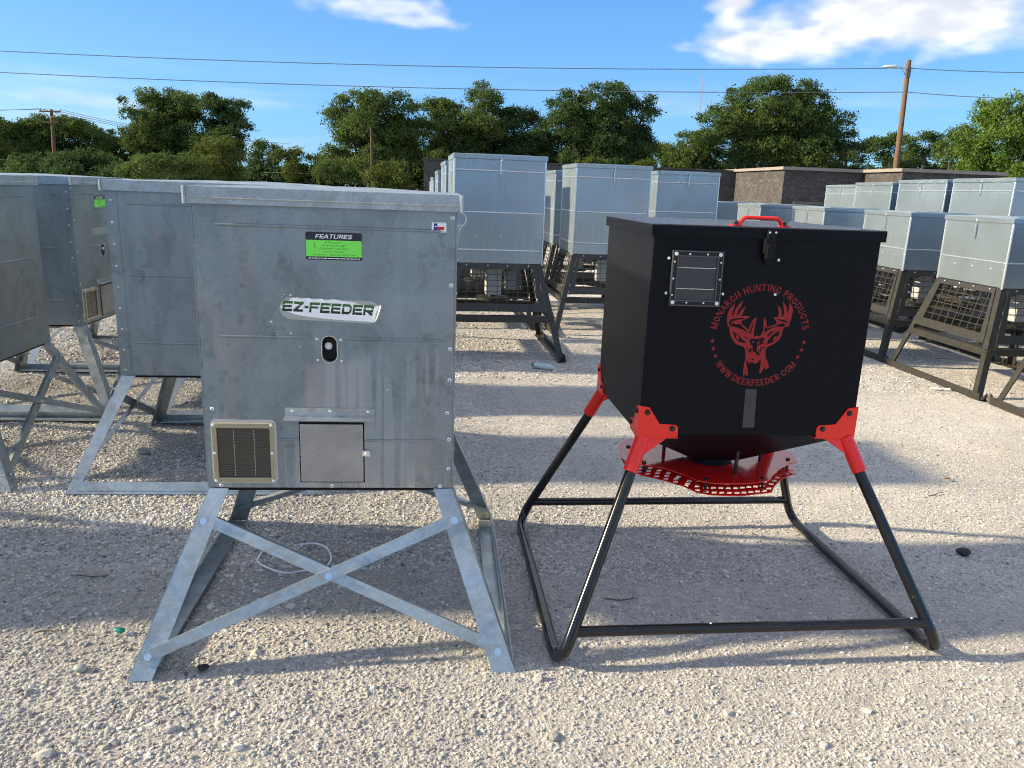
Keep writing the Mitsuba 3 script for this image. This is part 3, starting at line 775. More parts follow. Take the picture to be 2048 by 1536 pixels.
def galv_feeder(detail):
    m = Model()
    w, d = GW / 2, GD / 2
    body = soft_box(-w, w, -d, d, GZ0, GZ1 - .03, .004)
    if detail:
        pocket = extrude(LineString([(.0015, 1.047), (.0015, 1.086)]).buffer(.0245, 16), .05)
        cutter = front(pocket, -d + .03)
        try:
            body = trimesh.boolean.difference([body, cutter], engine='manifold')
        except Exception:
            pass
    m.add('hopper', body, 'stained_zinc' if detail else 'aged_zinc')
    m.add('base_plate', bx(-w + .012, w - .012, -d + .012, d - .012, GZ0 - .012, GZ0 - .0005), 'plastic_black')
    # lid: shallow hipped top with a lip that hangs over the hopper, a bead along the lip, rolled corners
    lw, ld = w + .014, d + .014
    ring = sbox(-lw, -ld, lw, ld).difference(sbox(-lw + .003, -ld + .003, lw - .003, ld - .003))
    lip = extrude(ring, .052)
    lip.apply_translation((0, 0, GZ1 - .052))
    top = trimesh.Trimesh([(-lw, -ld, GZ1), (lw, -ld, GZ1), (lw, ld, GZ1), (-lw, ld, GZ1), (-.12, 0, GZ1 + .012), (.12, 0, GZ1 + .012)],
                          [[0, 1, 5], [0, 5, 4], [1, 2, 5], [2, 3, 4], [2, 4, 5], [3, 0, 4], [0, 2, 1], [0, 3, 2]], process=False)
    lid = m.add('lid', cat([top, lip]), 'leg_zinc')
    for s in (-1, 1):
        m.add('rib', tube([(-lw, s * (ld + .0005), GZ1 - .034), (lw, s * (ld + .0005), GZ1 - .034)], .0035, 6), 'leg_zinc', lid)
        for q in (-1, 1):
            m.add('corner', tube([(s * lw, q * ld, GZ1 - .053), (s * lw, q * ld, GZ1 + .001)], .007, 8), 'leg_zinc', lid, smooth=40)
    # pressed beads
    if detail:
        for x0, x1, z in ((-.343, .367, 1.460), (-.346, -.047, 1.105), (.053, .38, 1.103), (-.178, -.105, .754), (.113, .38, .752)):
            m.add('rib', rib(x0, x1, z, -d), 'aged_zinc', smooth=50)
    else:
        for z in (1.460, 1.104, .753):
            m.add('rib', rib(-.34, .34, z, -d), 'aged_zinc', smooth=50)
    for a, hh in ((90, w), (-90, w), (180, d)):
        for z in (1.460, 1.104, .753):
            m.add('rib', turned(rib(-.31, .31, z, -hh), a), 'aged_zinc', smooth=50)
    # flange seams on the two skid sides
    for s in (-1, 1):
        m.add('seam', bx(s * w - .0025, s * w + .0025, -d + .0, -d + .055, GZ0 + .004, GZ1 - .056), 'aged_zinc')
        m.add('seam', bx(s * w - .0025, s * w + .0025, d - .055, d, GZ0 + .004, GZ1 - .056), 'aged_zinc')
        for q in (-1, 1):
            for z in np.linspace(GZ0 + .03, GZ1 - .1, 9):
                m.add('rivet', dome((s * (w + .0025), q * (d - .026), z), .0055, .004, (s, 0, 0), 8), 'bright_steel', smooth=40)
    if detail:
        rv = [(.398, 1.503), (.397, 1.287), (.397, 1.075), (.397, .968), (.391, .852), (.398, .758), (.398, .652), (-.37, .589), (-.001, .587), (.37, .587), (-.385, .859)]
    else:
        rv = [(s * .397, z) for s in (-1, 1) for z in (1.5, 1.29, 1.08, .86, .65)]
    for x, z in rv:
        r0 = m.add('rivet', dome((x, -d, z), .0065, .004), 'screw_white', smooth=40)
        m.add('pin', dome((x, -d - .0035, z), .0024, .0012, sides=8), 'plastic_black', r0)
    # features sticker
    def sticker():
        st = m.add('features_sticker', plate(rect(-.0655, .1115, 1.3585, 1.4455, .006), -d, .0010), 'print_black')
        m.add('green_field', plate(rect(-.0645, .1105, 1.369, 1.4205), -d - .001, .0004), 'print_green', st)
        h = meshkit.text_mesh('FEATURES', .0125, .0004, bold=True)
        h.vertices[:, 0] = h.vertices[:, 0] * 1.32 + h.vertices[:, 1] * .28
        h.vertices[:, :2] += (.023 - h.bounds[:, 0].mean(), 1.4265)
        m.add('lettering', front(h, -d - .001), 'print_white', st)
        lines = ['600lb capacity', "40' broadcast radius", 'Galvanized Construction', 'Varmint Resistant', '12v system - Timer and Solar Panel']
        ms = []
        for k, s in enumerate(lines):
            tm = meshkit.text_mesh(s, .0058, .0003)
            tm.vertices[:, :2] += (.023 - tm.bounds[:, 0].mean(), 1.4115 - .0098 * k)
            ms.append(tm)
        m.add('lettering', front(cat(ms), -d - .0014), 'print_dark_green', st)
        # the bottom line is too small to read in the picture: strokes of words
        rng = random.Random(4)
        x, ms = -.058, []
        while x < .100:
            l = rng.uniform(.004, .02)
            ms.append(plate(rect(x, min(x + l, .104), 1.3622, 1.3648), -d - .001, .0003))
            x += l + .0025
        m.add('small_print', cat(ms), 'print_white', st)
        m.add('scratch', plate(LineString([(-.038, 1.409), (-.0365, 1.398)]).buffer(.0013), -d - .0014, .0003), 'print_dark_green', st)
    sticker()
    # observation hole with a dark insert and a white knob
    if detail:
        hole = LineString([(.0015, 1.047), (.0015, 1.086)])
        m.add('hole_insert', plate(hole.buffer(.0238, 16), -d + .024, .002), 'plastic_black')
        m.add('hole_edge', plate(hole.buffer(.0262, 16).difference(hole.buffer(.0242, 16)), -d + .001, .0022), 'bright_steel')
    else:
        hole = LineString([(.0015, 1.047), (.0015, 1.086)])
        m.add('hole_insert', plate(hole.buffer(.0245, 12), -d, .002), 'plastic_black')
    m.add('knob', dome((-.004, -d + (.022 if detail else -.002), 1.074), .0125, .010, sides=16), 'plastic_white', smooth=40)
    for x, z in ((-.038, 1.1), (.039, 1.099), (-.037, 1.03), (.04, 1.028)):
        m.add('screw', dome((x, -d, z), .0058, .005), 'bright_steel', smooth=40)
    # rain shield over the battery door
    sh = m.add('rain_shield', cat([bx(-.149, .1465, -d - .003, -d, .836, .866), hexa([(-.149, -d - .003, .8365), (.1465, -d - .003, .8365), (.1465, -d, .838), (-.149, -d, .838),
                                                                                  (-.152, -d - .03, .829), (.1495, -d - .03, .829), (.1495, -d - .0295, .832), (-.152, -d - .0295, .832)])]), 'leg_zinc')
    for x in (-.125, 0, .126):
        m.add('rivet', dome((x, -d - .003, .854), .0055, .004), 'bright_steel', sh, smooth=40)
    dr_ = m.add('door', plate(rect(-.102, .1075, .6045, .8095, .003), -d - .002, .004), 'door_zinc')
    m.add('door_backing', plate(rect(-.106, .1115, .600, .8165), -d, .0014), 'plastic_black')
    lt = m.add('latch', plate(rect(.104, .131, .698, .718, .004), -d - .006, .003), 'bright_steel', dr_)
    m.add('latch_screw', dome((.118, -d - .009, .707), .006, .005), 'screw_white', dr_, smooth=40)
    # solar panel in an amber frame, bedded in sealant
    m.add('sealant', plate(rect(-.394, -.180, .598, .822, .018).difference(rect(-.377, -.197, .614, .806)), -d, .003), 'sealant', smooth=False)
    sp = m.add('solar_panel', plate(rect(-.386, -.188, .6065, .8130, .004).difference(rect(-.372, -.199, .622, .798)), -d - .002, .016), 'amber_rim')
    m.add('cells', plate(rect(-.3715, -.1995, .6225, .7975), -d - .001, .010), 'solar_cells', sp)
    for x in (-.318, -.252):
        m.add('busbar', cat([plate(rect(x - .0009, x + .0009, z, z + .0062), -d - .011, .0006) for z in np.arange(.626, .792, .0098)]), 'busbar', sp)
    for x in (-.381, -.193):
        for z in (.612, .71, .808):
            m.add('clip', dome((x, -d - .018, z), .005, .003, sides=8), 'screw_white', sp, smooth=40)
    if detail:
        fs = m.add('flag_sticker', plate(rect(.3325, .379, 1.4565, 1.487), -d - .0005, .0008), 'print_white')
        m.add('blue_band', plate(rect(.3395, .3505, 1.464, 1.4845), -d - .0013, .0003), principled((0.012, 0.03, 0.16), .45), fs)
        m.add('red_band', plate(rect(.3505, .372, 1.464, 1.474), -d - .0013, .0003), principled((0.55, 0.02, 0.03), .45), fs)
        star = Polygon([(.345 + (.0042 if k % 2 == 0 else .0017) * math.sin(k * math.pi / 5), 1.4745 + (.0042 if k % 2 == 0 else .0017) * math.cos(k * math.pi / 5)) for k in range(10)])
        m.add('star', plate(star, -d - .0016, .0003), 'print_white', fs)
        m.add('small_print', plate(rect(.340, .372, 1.4588, 1.4602), -d - .0013, .0003), 'print_black', fs)
        # torn, wrinkled brand sticker on the ghost of its clear backing
        m.add('sticker_residue', plate(LineString([(-.117, 1.2005), (.132, 1.192)]).buffer(.0365, 24), -d, .0006), 'residue')
        outline = [(-.153, 1.203), (-.128, 1.222), (-.114, 1.233), (-.095, 1.2365), (-.085, 1.2325), (-.06, 1.2362), (-.045, 1.231), (-.02, 1.2345), (-.008, 1.2295), (.02, 1.2335), (.048, 1.228), (.075, 1.2265),
                   (.10, 1.219), (.128, 1.214), (.150, 1.211), (.167, 1.217), (.158, 1.200), (.153, 1.187), (.1505, 1.168), (.1495, 1.160), (.12, 1.1625), (.07, 1.164), (.0, 1.168), (-.06, 1.1735), (-.103, 1.180), (-.13, 1.190)]
        poly = Polygon(outline)
        xs, zs = np.arange(-.156, .170, .0035), np.arange(1.158, 1.240, .0035)
        cells = [sbox(a, b, a + .0035, b + .0035).intersection(poly) for a in xs for b in zs]
        flat = cat([trimesh.creation.extrude_polygon(g, .0006, engine='earcut') for c in cells for g in getattr(c, 'geoms', [c]) if g.geom_type == 'Polygon' and g.area > 1e-8])

        def wrinkle(mesh, lift):
            v = mesh.vertices
            q = np.stack([v[:, 0] * 70, v[:, 1] * 22, 0 * v[:, 0]], -1)
            edge = np.clip((v[:, 1] - 1.2) / .035, 0, 1)
            mesh.vertices[:, 2] += .0012 + lift + .0042 * (meshkit.fbm(q, 3, 2)) * (.45 + .8 * edge)
            return mesh
        bs = m.add('brand_sticker', front(wrinkle(flat, 0), -d), 'vinyl_white')
        # EZ-FEEDER: broad slanted letters cut by a thin white line, green above and near-black below
        H, W = 1.0, 1.35

        def bar(*pts, wd=.31):
            return LineString(pts).buffer(wd / 2, cap_style='flat', join_style='mitre')
        E = unary_union([bar((.135, 0), (.135, 1)), bar((0, .875), (W, .875), wd=.25), bar((0, .5), (W * .92, .5), wd=.22), bar((0, .125), (W, .125), wd=.25)])
        F = unary_union([bar((.135, 0), (.135, 1)), bar((0, .875), (W, .875), wd=.25), bar((0, .5), (W * .9, .5), wd=.22)])
        Z = unary_union([bar((0, .875), (W, .875), wd=.25), bar((0, .125), (W, .125), wd=.25), bar((.18, .12), (W - .18, .88), wd=.30)])
        Dd = Polygon([(0, 0), (W * .72, 0), (W, .25), (W, .75), (W * .72, 1), (0, 1)]).difference(Polygon([(.28, .25), (W * .66, .25), (W - .28, .36), (W - .28, .64), (W * .66, .75), (.28, .75)]))
        R_ = unary_union([bar((.135, 0), (.135, 1)), bar((0, .875), (W * .9, .875), wd=.25), bar((W * .92, .42), (W * .92, .95)), bar((0, .42), (W, .42), wd=.22), bar((W * .45, .40), (W * .98, 0), wd=.30)])
        hy = bar((0, .5), (.55, .5), wd=.24)
        glyphs, x = [], 0.0
        for g, adv in ((E, W), (Z, W), (hy, .55), (F, W), (E, W), (E, W), (Dd, W), (E, W), (R_, W)):
            glyphs.append(affinity.translate(g, x, 0))
            x += adv + .17
        word = unary_union(glyphs).difference(sbox(-1, .615, x + 1, .655))
        word = affinity.affine_transform(word, [1, .22, 0, 1, 0, 0])
        sxx, szz = .292 / x, .0335
        bits, cols = [], []
        for k in range(6):
            band = word.intersection(sbox(-2, k / 6, x + 2, (k + 1) / 6))
            for a in np.arange(-1, x + 1, .35):
                cell = band.intersection(sbox(a, 0, a + .35, 1))
                for g in getattr(cell, 'geoms', [cell]):
                    if g.geom_type == 'Polygon' and g.area > 1e-5:
                        g2 = affinity.affine_transform(g, [sxx, 0, 0, szz, -.1455, 1.1885])
                        tm = trimesh.creation.extrude_polygon(g2, .0004, engine='earcut')
                        tm.vertices[:, 1] -= .010 * (tm.vertices[:, 0] + .145) / .3 - .003
                        bits.append(tm)
                        t = (k + .5) / 6
                        cols.append(np.tile((1 - t) * np.array([.006, .009, .006]) + t * np.array([.045, .135, .03]), (len(tm.vertices), 1)))
        wm = wrinkle(cat(bits), .0007)
        m.add('lettering', front(wm, -d), 'print_colours', bs, color=np.vstack(cols))
        m.add('torn_flap', slab([(.150, -d - .004, 1.160), (.168, -d - .006, 1.218), (.172, -d - .020, 1.214), (.1535, -d - .012, 1.166)], (1, 0, 0), .0006), 'vinyl_white', bs)
        rng = random.Random(8)
        m.add('adhesive_flecks', cat([dome((x, -d, z), rng.uniform(.0016, .0035), .0012, sides=6) for x, z in ((-.138, 1.245), (-.118, 1.243), (-.163, 1.112), (-.121, 1.118), (-.100, 1.077), (-.092, 1.073), (-.183, 1.155), (-.145, 1.236), (.19, .93))]), 'print_white')
        # lid latch at the right-hand side: ring and coil spring
        lk = m.add('lid_latch', tube([(w + .012 + .017 * math.sin(a), -d + .02, GZ1 - .075 + .021 * math.cos(a)) for a in np.linspace(0, 2 * math.pi, 20)], .0022, 6), 'bright_steel', smooth=40)
        m.add('spring', tube([(w + .010 + .0055 * math.cos(a) - .00016 * a, -d + .02 + .0055 * math.sin(a), GZ1 - .1 - .0010 * a) for a in np.arange(0, 118, .55)], .0016, 5), 'bright_steel', lk, smooth=40)
        m.add('hook', tube(rounded([(w + .003, -d + .02, GZ1 - .05), (w + .012, -d + .02, GZ1 - .055)], .004), .003, 6), 'bright_steel', lk)
    else:
        m.add('brand_sticker', plate(rect(-.14, .15, 1.175, 1.225, .008), -d, .001), 'residue')
    # A-frames, cross braces, bolts
    for sx in (-1, 1):
        a, b, s = angle_frame(GW, GD, GFW, GFD, GZ0 - .001, .064, .004, sx)
        m.add('leg', a, 'leg_zinc')
        m.add('leg', b, 'leg_zinc')
        m.add('skid', s, 'leg_zinc')
    for sy in (-1, 1):
        out = np.array([0, sy, -.42 * 0])
        o1, o2 = np.array([0, sy * .012, 0]), np.array([0, sy * .020, 0])
        hi, lo = .83, .13
        A0, A1 = leg_point(hi, sy, -1, .030), leg_point(lo, sy, 1, .034)
        B0, B1 = leg_point(lo, sy, -1, .034), leg_point(hi, sy, 1, .030)
        m.add('brace', strap(A0 - (0, sy * .005, 0), A1 - (0, sy * .005, 0), .036, .003, (0, sy, .3)), 'leg_zinc')
        m.add('brace', strap(B0 + (0, sy * .006, 0), B1 + (0, sy * .006, 0), .036, .003, (0, sy, .3)), 'leg_zinc')
        ax = (0, sy, .35)
        cut = A0 + (A1 - A0) * (A0[0] / (A0[0] - A1[0]))
        for p in (A0, A1, B0, B1, cut):
            m.add('bolt', bolt_head(p + (0, sy * .009, 0), .0085, .009, ax), 'bright_steel')
    m.add('motor_box', cat([soft_box(-.085, .085, -.07, .07, GZ0 - .085, GZ0 - .012), soft_box(-.02, .14, -.09, -.07, GZ0 - .06, GZ0 - .012)]), 'plastic_grey')
    m.add('hanger', cat([bx(.015, .06, -.25, -.24, GZ0 - .06, GZ0 - .012)]), 'plastic_grey')
    return m


GY = .0916
GG = 'galvanized box feeders on angle iron legs'
g_main, g_back = galv_feeder(True), galv_feeder(False)
key_main = g_main.place('galvanized_feeder', -.642, 2.8753, GY, 'weathered grey galvanized feeder in the foreground with torn lettered sticker and crossed braces', 'feeder', GG)
labels[key_main + '__brand_sticker'] = {'label': 'torn wrinkled white sticker with green and black lettering'}
R90 = GY + math.pi / 2
g_back.place('galvanized_feeder', -1.70, 4.37, R90 + math.pi, 'grey galvanized feeder directly behind the left edge of the foreground one, riveted side showing', 'feeder', GG)
g_back.place('galvanized_feeder', -3.237, 4.255, R90 + math.pi, 'galvanized feeder cut by the left picture edge', 'feeder', GG)
g_back.place('galvanized_feeder', -3.407, 5.625, R90, 'galvanized feeder with a small green sticker, between and behind the two left ones', 'feeder', GG)
g_back.place('galvanized_feeder', -1.83, 5.68, R90 + math.pi, 'galvanized feeder of which only legs show behind the riveted one', 'feeder', GG)
g_back.place('galvanized_feeder', -3.55, 6.98, R90, 'galvanized feeder hidden behind the one with the small green sticker', 'feeder', GG, z=-.02)
g_back.place('galvanized_feeder', -1.97, 7.02, R90 + math.pi, 'rearmost galvanized feeder whose feet show under the left ones', 'feeder', GG, z=-.02)
g_back.place('galvanized_feeder', -3.35, 2.80, GY, 'galvanized feeder outside the left picture edge that throws the shadow on the near gravel', 'feeder', GG)

# ---------------------------------------------------------------- black feeder with red fittings
BW, BD, BZ0, BZ1 = .806, .672, .765, 1.503
BX, BY, BYAW = .8195, 3.0056, .1117
STROKE = {
    'M': [(0, 0, 0, 1, 1), (0, 1, .5, 0, 1.2), (.5, 0, 1, 1, .6), (1, 1, 1, 0, 1.3)], 'O': 'O', 'N': [(0, 0, 0, 1, .7), (0, 1, .9, 0, 1.3), (.9, 0, .9, 1, .7)],
    'A': [(0, 0, .45, 1, .7), (.45, 1, .92, 0, 1.3), (.2, .35, .7, .35, .6)], 'R': [(.1, 0, .1, 1, 1.3), (.1, .95, .6, .95, .7), (.1, .5, .6, .5, .7), (.65, .92, .65, .53, 1.2), (.4, .5, .85, 0, 1.2)],
    'C': 'C', 'H': [(.1, 0, .1, 1, 1.3), (.85, 0, .85, 1, 1.3), (.1, .5, .85, .5, .6)], 'U': [(.1, 1, .1, .3, 1.3), (.1, .3, .3, .05, 1.1), (.3, .05, .65, .05, .8), (.65, .05, .85, .3, .8), (.85, .3, .85, 1, .7)],
    'T': [(.45, 0, .45, 1, 1.3), (0, .95, .9, .95, .7), (0, .95, 0, .75, .6), (.9, .95, .9, .75, .6)], 'I': [(.2, 0, .2, 1, 1.3)], 'G': 'G',
    'P': [(.1, 0, .1, 1, 1.3), (.1, .95, .6, .95, .7), (.1, .48, .6, .48, .7), (.68, .92, .68, .52, 1.2)], 'D': [(.1, 0, .1, 1, 1.3), (.1, .95, .5, .95, .7), (.1, .05, .5, .05, .7), (.5, .95, .8, .7, 1.0), (.8, .7, .8, .3, 1.3), (.8, .3, .5, .05, 1.0)],
    'S': [(.7, .72, .7, .9, .8), (.7, .92, .2, .95, .8), (.2, .95, .1, .7, 1.0), (.1, .7, .7, .32, 1.3), (.7, .32, .6, .05, 1.0), (.6, .05, .1, .05, .8), (.1, .05, .08, .28, .8)],
    'W': [(0, 1, .32, 0, 1.3), (.32, 0, .6, 1, .7), (.6, 1, .92, 0, 1.3), (.92, 0, 1.2, 1, .7)], 'E': [(.1, 0, .1, 1, 1.3), (.1, .95, .7, .95, .7), (.1, .5, .6, .5, .7), (.1, .05, .75, .05, .7), (.72, .95, .72, .78, .6), (.76, .05, .76, .25, .6)],
    'F': [(.1, 0, .1, 1, 1.3), (.1, .95, .7, .95, .7), (.1, .5, .6, .5, .7), (.72, .95, .72, .75, .6)], '.': [(.1, .02, .1, .14, 1.3)]}
WIDTH = {'M': 1.15, 'W': 1.3, 'I': .4, '.': .25, 'O': 1.0, 'G': 1.0, 'C': .95, 'P': .8, 'E': .85, 'F': .8, 'S': .8}


def glyph(ch):
    """A capital in heavy strokes with small serifs, one unit tall."""
    s = STROKE[ch]
    if isinstance(s, str):
        ring = affinity.scale(Point(.45, .5).buffer(.5), .95, 1.02).difference(affinity.scale(Point(.45, .5).buffer(.36), .72, 1.05))
        if s in 'CG':
            ring = ring.difference(Polygon([(.45, .5), (1.2, .78), (1.2, .25 if s == 'C' else .42)]))
        return unary_union([ring, sbox(.66, .1, .88, .45)]) if s == 'G' else ring
    out = []
    for x0, y0, x1, y1, wd in s:
        out.append(LineString([(x0, y0), (x1, y1)]).buffer(.085 * wd, cap_style='flat'))
        for x, y in ((x0, y0), (x1, y1)):
            if y in (0, 1) and ch != '.':
                out.append(sbox(x - .17, (0 if y == 0 else .93), x + .17, (.07 if y == 0 else 1)))
    return unary_union(out)


def arc_text(text, cx, cz, radius, a0, a1, h, outside=True, sq=.72):
    """Capitals along an arc from angle a0 to a1 (degrees clockwise from the top); outside: their feet point to the centre."""
    adv = [WIDTH.get(c, .95) + .22 if c != ' ' else .55 for c in text]
    total, at, out = sum(adv), 0.0, []
    for c, a in zip(text, adv):
        if c != ' ':
            ang = math.radians(a0 + (a1 - a0) * (at + a / 2) / total)
            g = affinity.scale(affinity.translate(glyph(c), -(a - .22) / 2 + .05, -.5), h * sq, h, origin=(0, 0))
            g = affinity.rotate(g, -math.degrees(ang) + (0 if outside else 180), origin=(0, 0))
            out.append(affinity.translate(g, cx + radius * math.sin(ang), cz + radius * math.cos(ang)))
        at += a
    return unary_union(out)


def deer_head():
    """The stag's head of the emblem, drawn in units of the emblem (0..1707 across, 0..1536 down)."""
    P = Polygon
    solid = [P([(300, 300), (340, 225), (430, 135), (400, 220), (372, 345), (400, 330), (430, 245), (490, 155), (555, 100), (530, 190), (480, 250), (448, 340), (480, 330), (520, 260), (605, 190), (590, 235), (540, 330), (535, 352), (600, 350), (680, 350), (640, 385),
                (560, 420), (528, 440), (545, 490), (650, 580), (690, 480), (740, 400), (790, 365), (770, 490), (745, 600), (745, 690), (690, 690), (640, 660), (600, 625), (520, 600), (430, 580), (340, 550), (300, 520), (285, 460), (288, 380)]),
             P([(330, 535), (430, 560), (560, 595), (660, 660), (720, 700), (680, 780), (660, 850), (600, 890), (520, 855), (440, 830), (390, 770), (345, 690), (328, 600)]),
             P([(1240, 95), (1305, 200), (1318, 310), (1345, 250), (1345, 125), (1405, 190), (1415, 260), (1385, 380), (1340, 520), (1240, 548), (1100, 590), (1010, 620), (930, 680), (850, 690), (900, 600), (905, 480), (915, 365), (960, 440), (965, 540), (1130, 490), (1125, 430), (1070, 375),
                (1160, 370), (1170, 310), (1150, 165), (1215, 240), (1225, 355), (1243, 365), (1262, 290)]),
             P([(930, 660), (1100, 570), (1250, 545), (1220, 660), (1170, 760), (1090, 820), (1000, 860), (950, 905), (920, 800), (920, 700)]),
             P([(630, 660), (700, 690), (850, 685), (945, 650), (960, 720), (950, 900), (940, 980), (945, 1060), (990, 1170), (1003, 1220), (965, 1250), (940, 1280), (930, 1220), (850, 1340), (835, 1310), (855, 1180), (860, 1075), (800, 1150), (760, 1165), (700, 1130), (650, 1160), (638, 1130),
                (622, 1080), (612, 1150), (635, 1260), (640, 1385), (590, 1340), (560, 1400), (558, 1290), (575, 1180), (600, 1060), (597, 940), (570, 870), (610, 760)])]
    holes = [P([(318, 460), (345, 410), (440, 388), (590, 383), (560, 405), (450, 415), (395, 440), (420, 495), (505, 480), (600, 580), (665, 640), (705, 520), (752, 425), (738, 500), (702, 600), (684, 655), (560, 585), (420, 535), (345, 515)]),
             P([(380, 610), (460, 655), (520, 720), (600, 790), (612, 815), (560, 805), (480, 785), (425, 730)]), P([(560, 675), (640, 735), (620, 745)]),
             P([(1120, 400), (1230, 408), (1330, 448), (1325, 472), (1220, 440)]), P([(955, 560), (1120, 522), (1180, 482), (1250, 472), (1292, 500), (1240, 532), (1130, 530), (1010, 572), (938, 625), (922, 600), (932, 500)]),
             P([(1185, 590), (1165, 690), (1065, 790), (960, 835), (985, 760), (1080, 660)]), P([(960, 690), (1030, 622), (1130, 578), (1050, 640), (1000, 700)]),
             P([(665, 770), (700, 735), (800, 742), (900, 712), (938, 740), (900, 770), (875, 830), (805, 850), (790, 920), (800, 965), (830, 930), (875, 895), (860, 960), (818, 1032), (780, 980), (740, 965), (718, 930), (722, 860), (685, 830)]),
             P([(655, 930), (690, 890), (712, 930), (690, 970), (660, 965)]), P([(690, 1095), (720, 1072), (748, 1090), (720, 1106)]), P([(850, 880), (932, 878), (930, 896), (860, 906)]), P([(610, 890), (650, 905), (630, 925)]), P([(895, 800), (920, 805), (915, 830), (898, 825)])]
    bits = [P([(1060, 745), (1115, 685), (1142, 690), (1092, 765)]), P([(430, 655), (490, 700), (480, 762), (450, 730)]), P([(700, 790), (752, 768), (742, 800), (708, 806)]), P([(800, 800), (850, 772), (830, 822), (802, 836)]), P([(815, 985), (850, 920), (845, 975)]), P([(420, 430), (480, 440), (440, 500)]), P([(360, 430), (395, 440), (385, 492), (360, 480)])]
    g = unary_union([unary_union([s.buffer(0) for s in solid]).difference(unary_union([h.buffer(0) for h in holes])), *[b.buffer(0) for b in bits]])

    def place(pts):
        a = np.asarray(pts, float)
        s, t = a[:, 0] / 1707, a[:, 1] / 1536
        return np.stack([-.19 + .36 * s + t * (.033 + .011 * s), 1.271 + .007 * s - t * (.319 + .004 * s)], 1)
    from shapely import transform
    return transform(g, place)


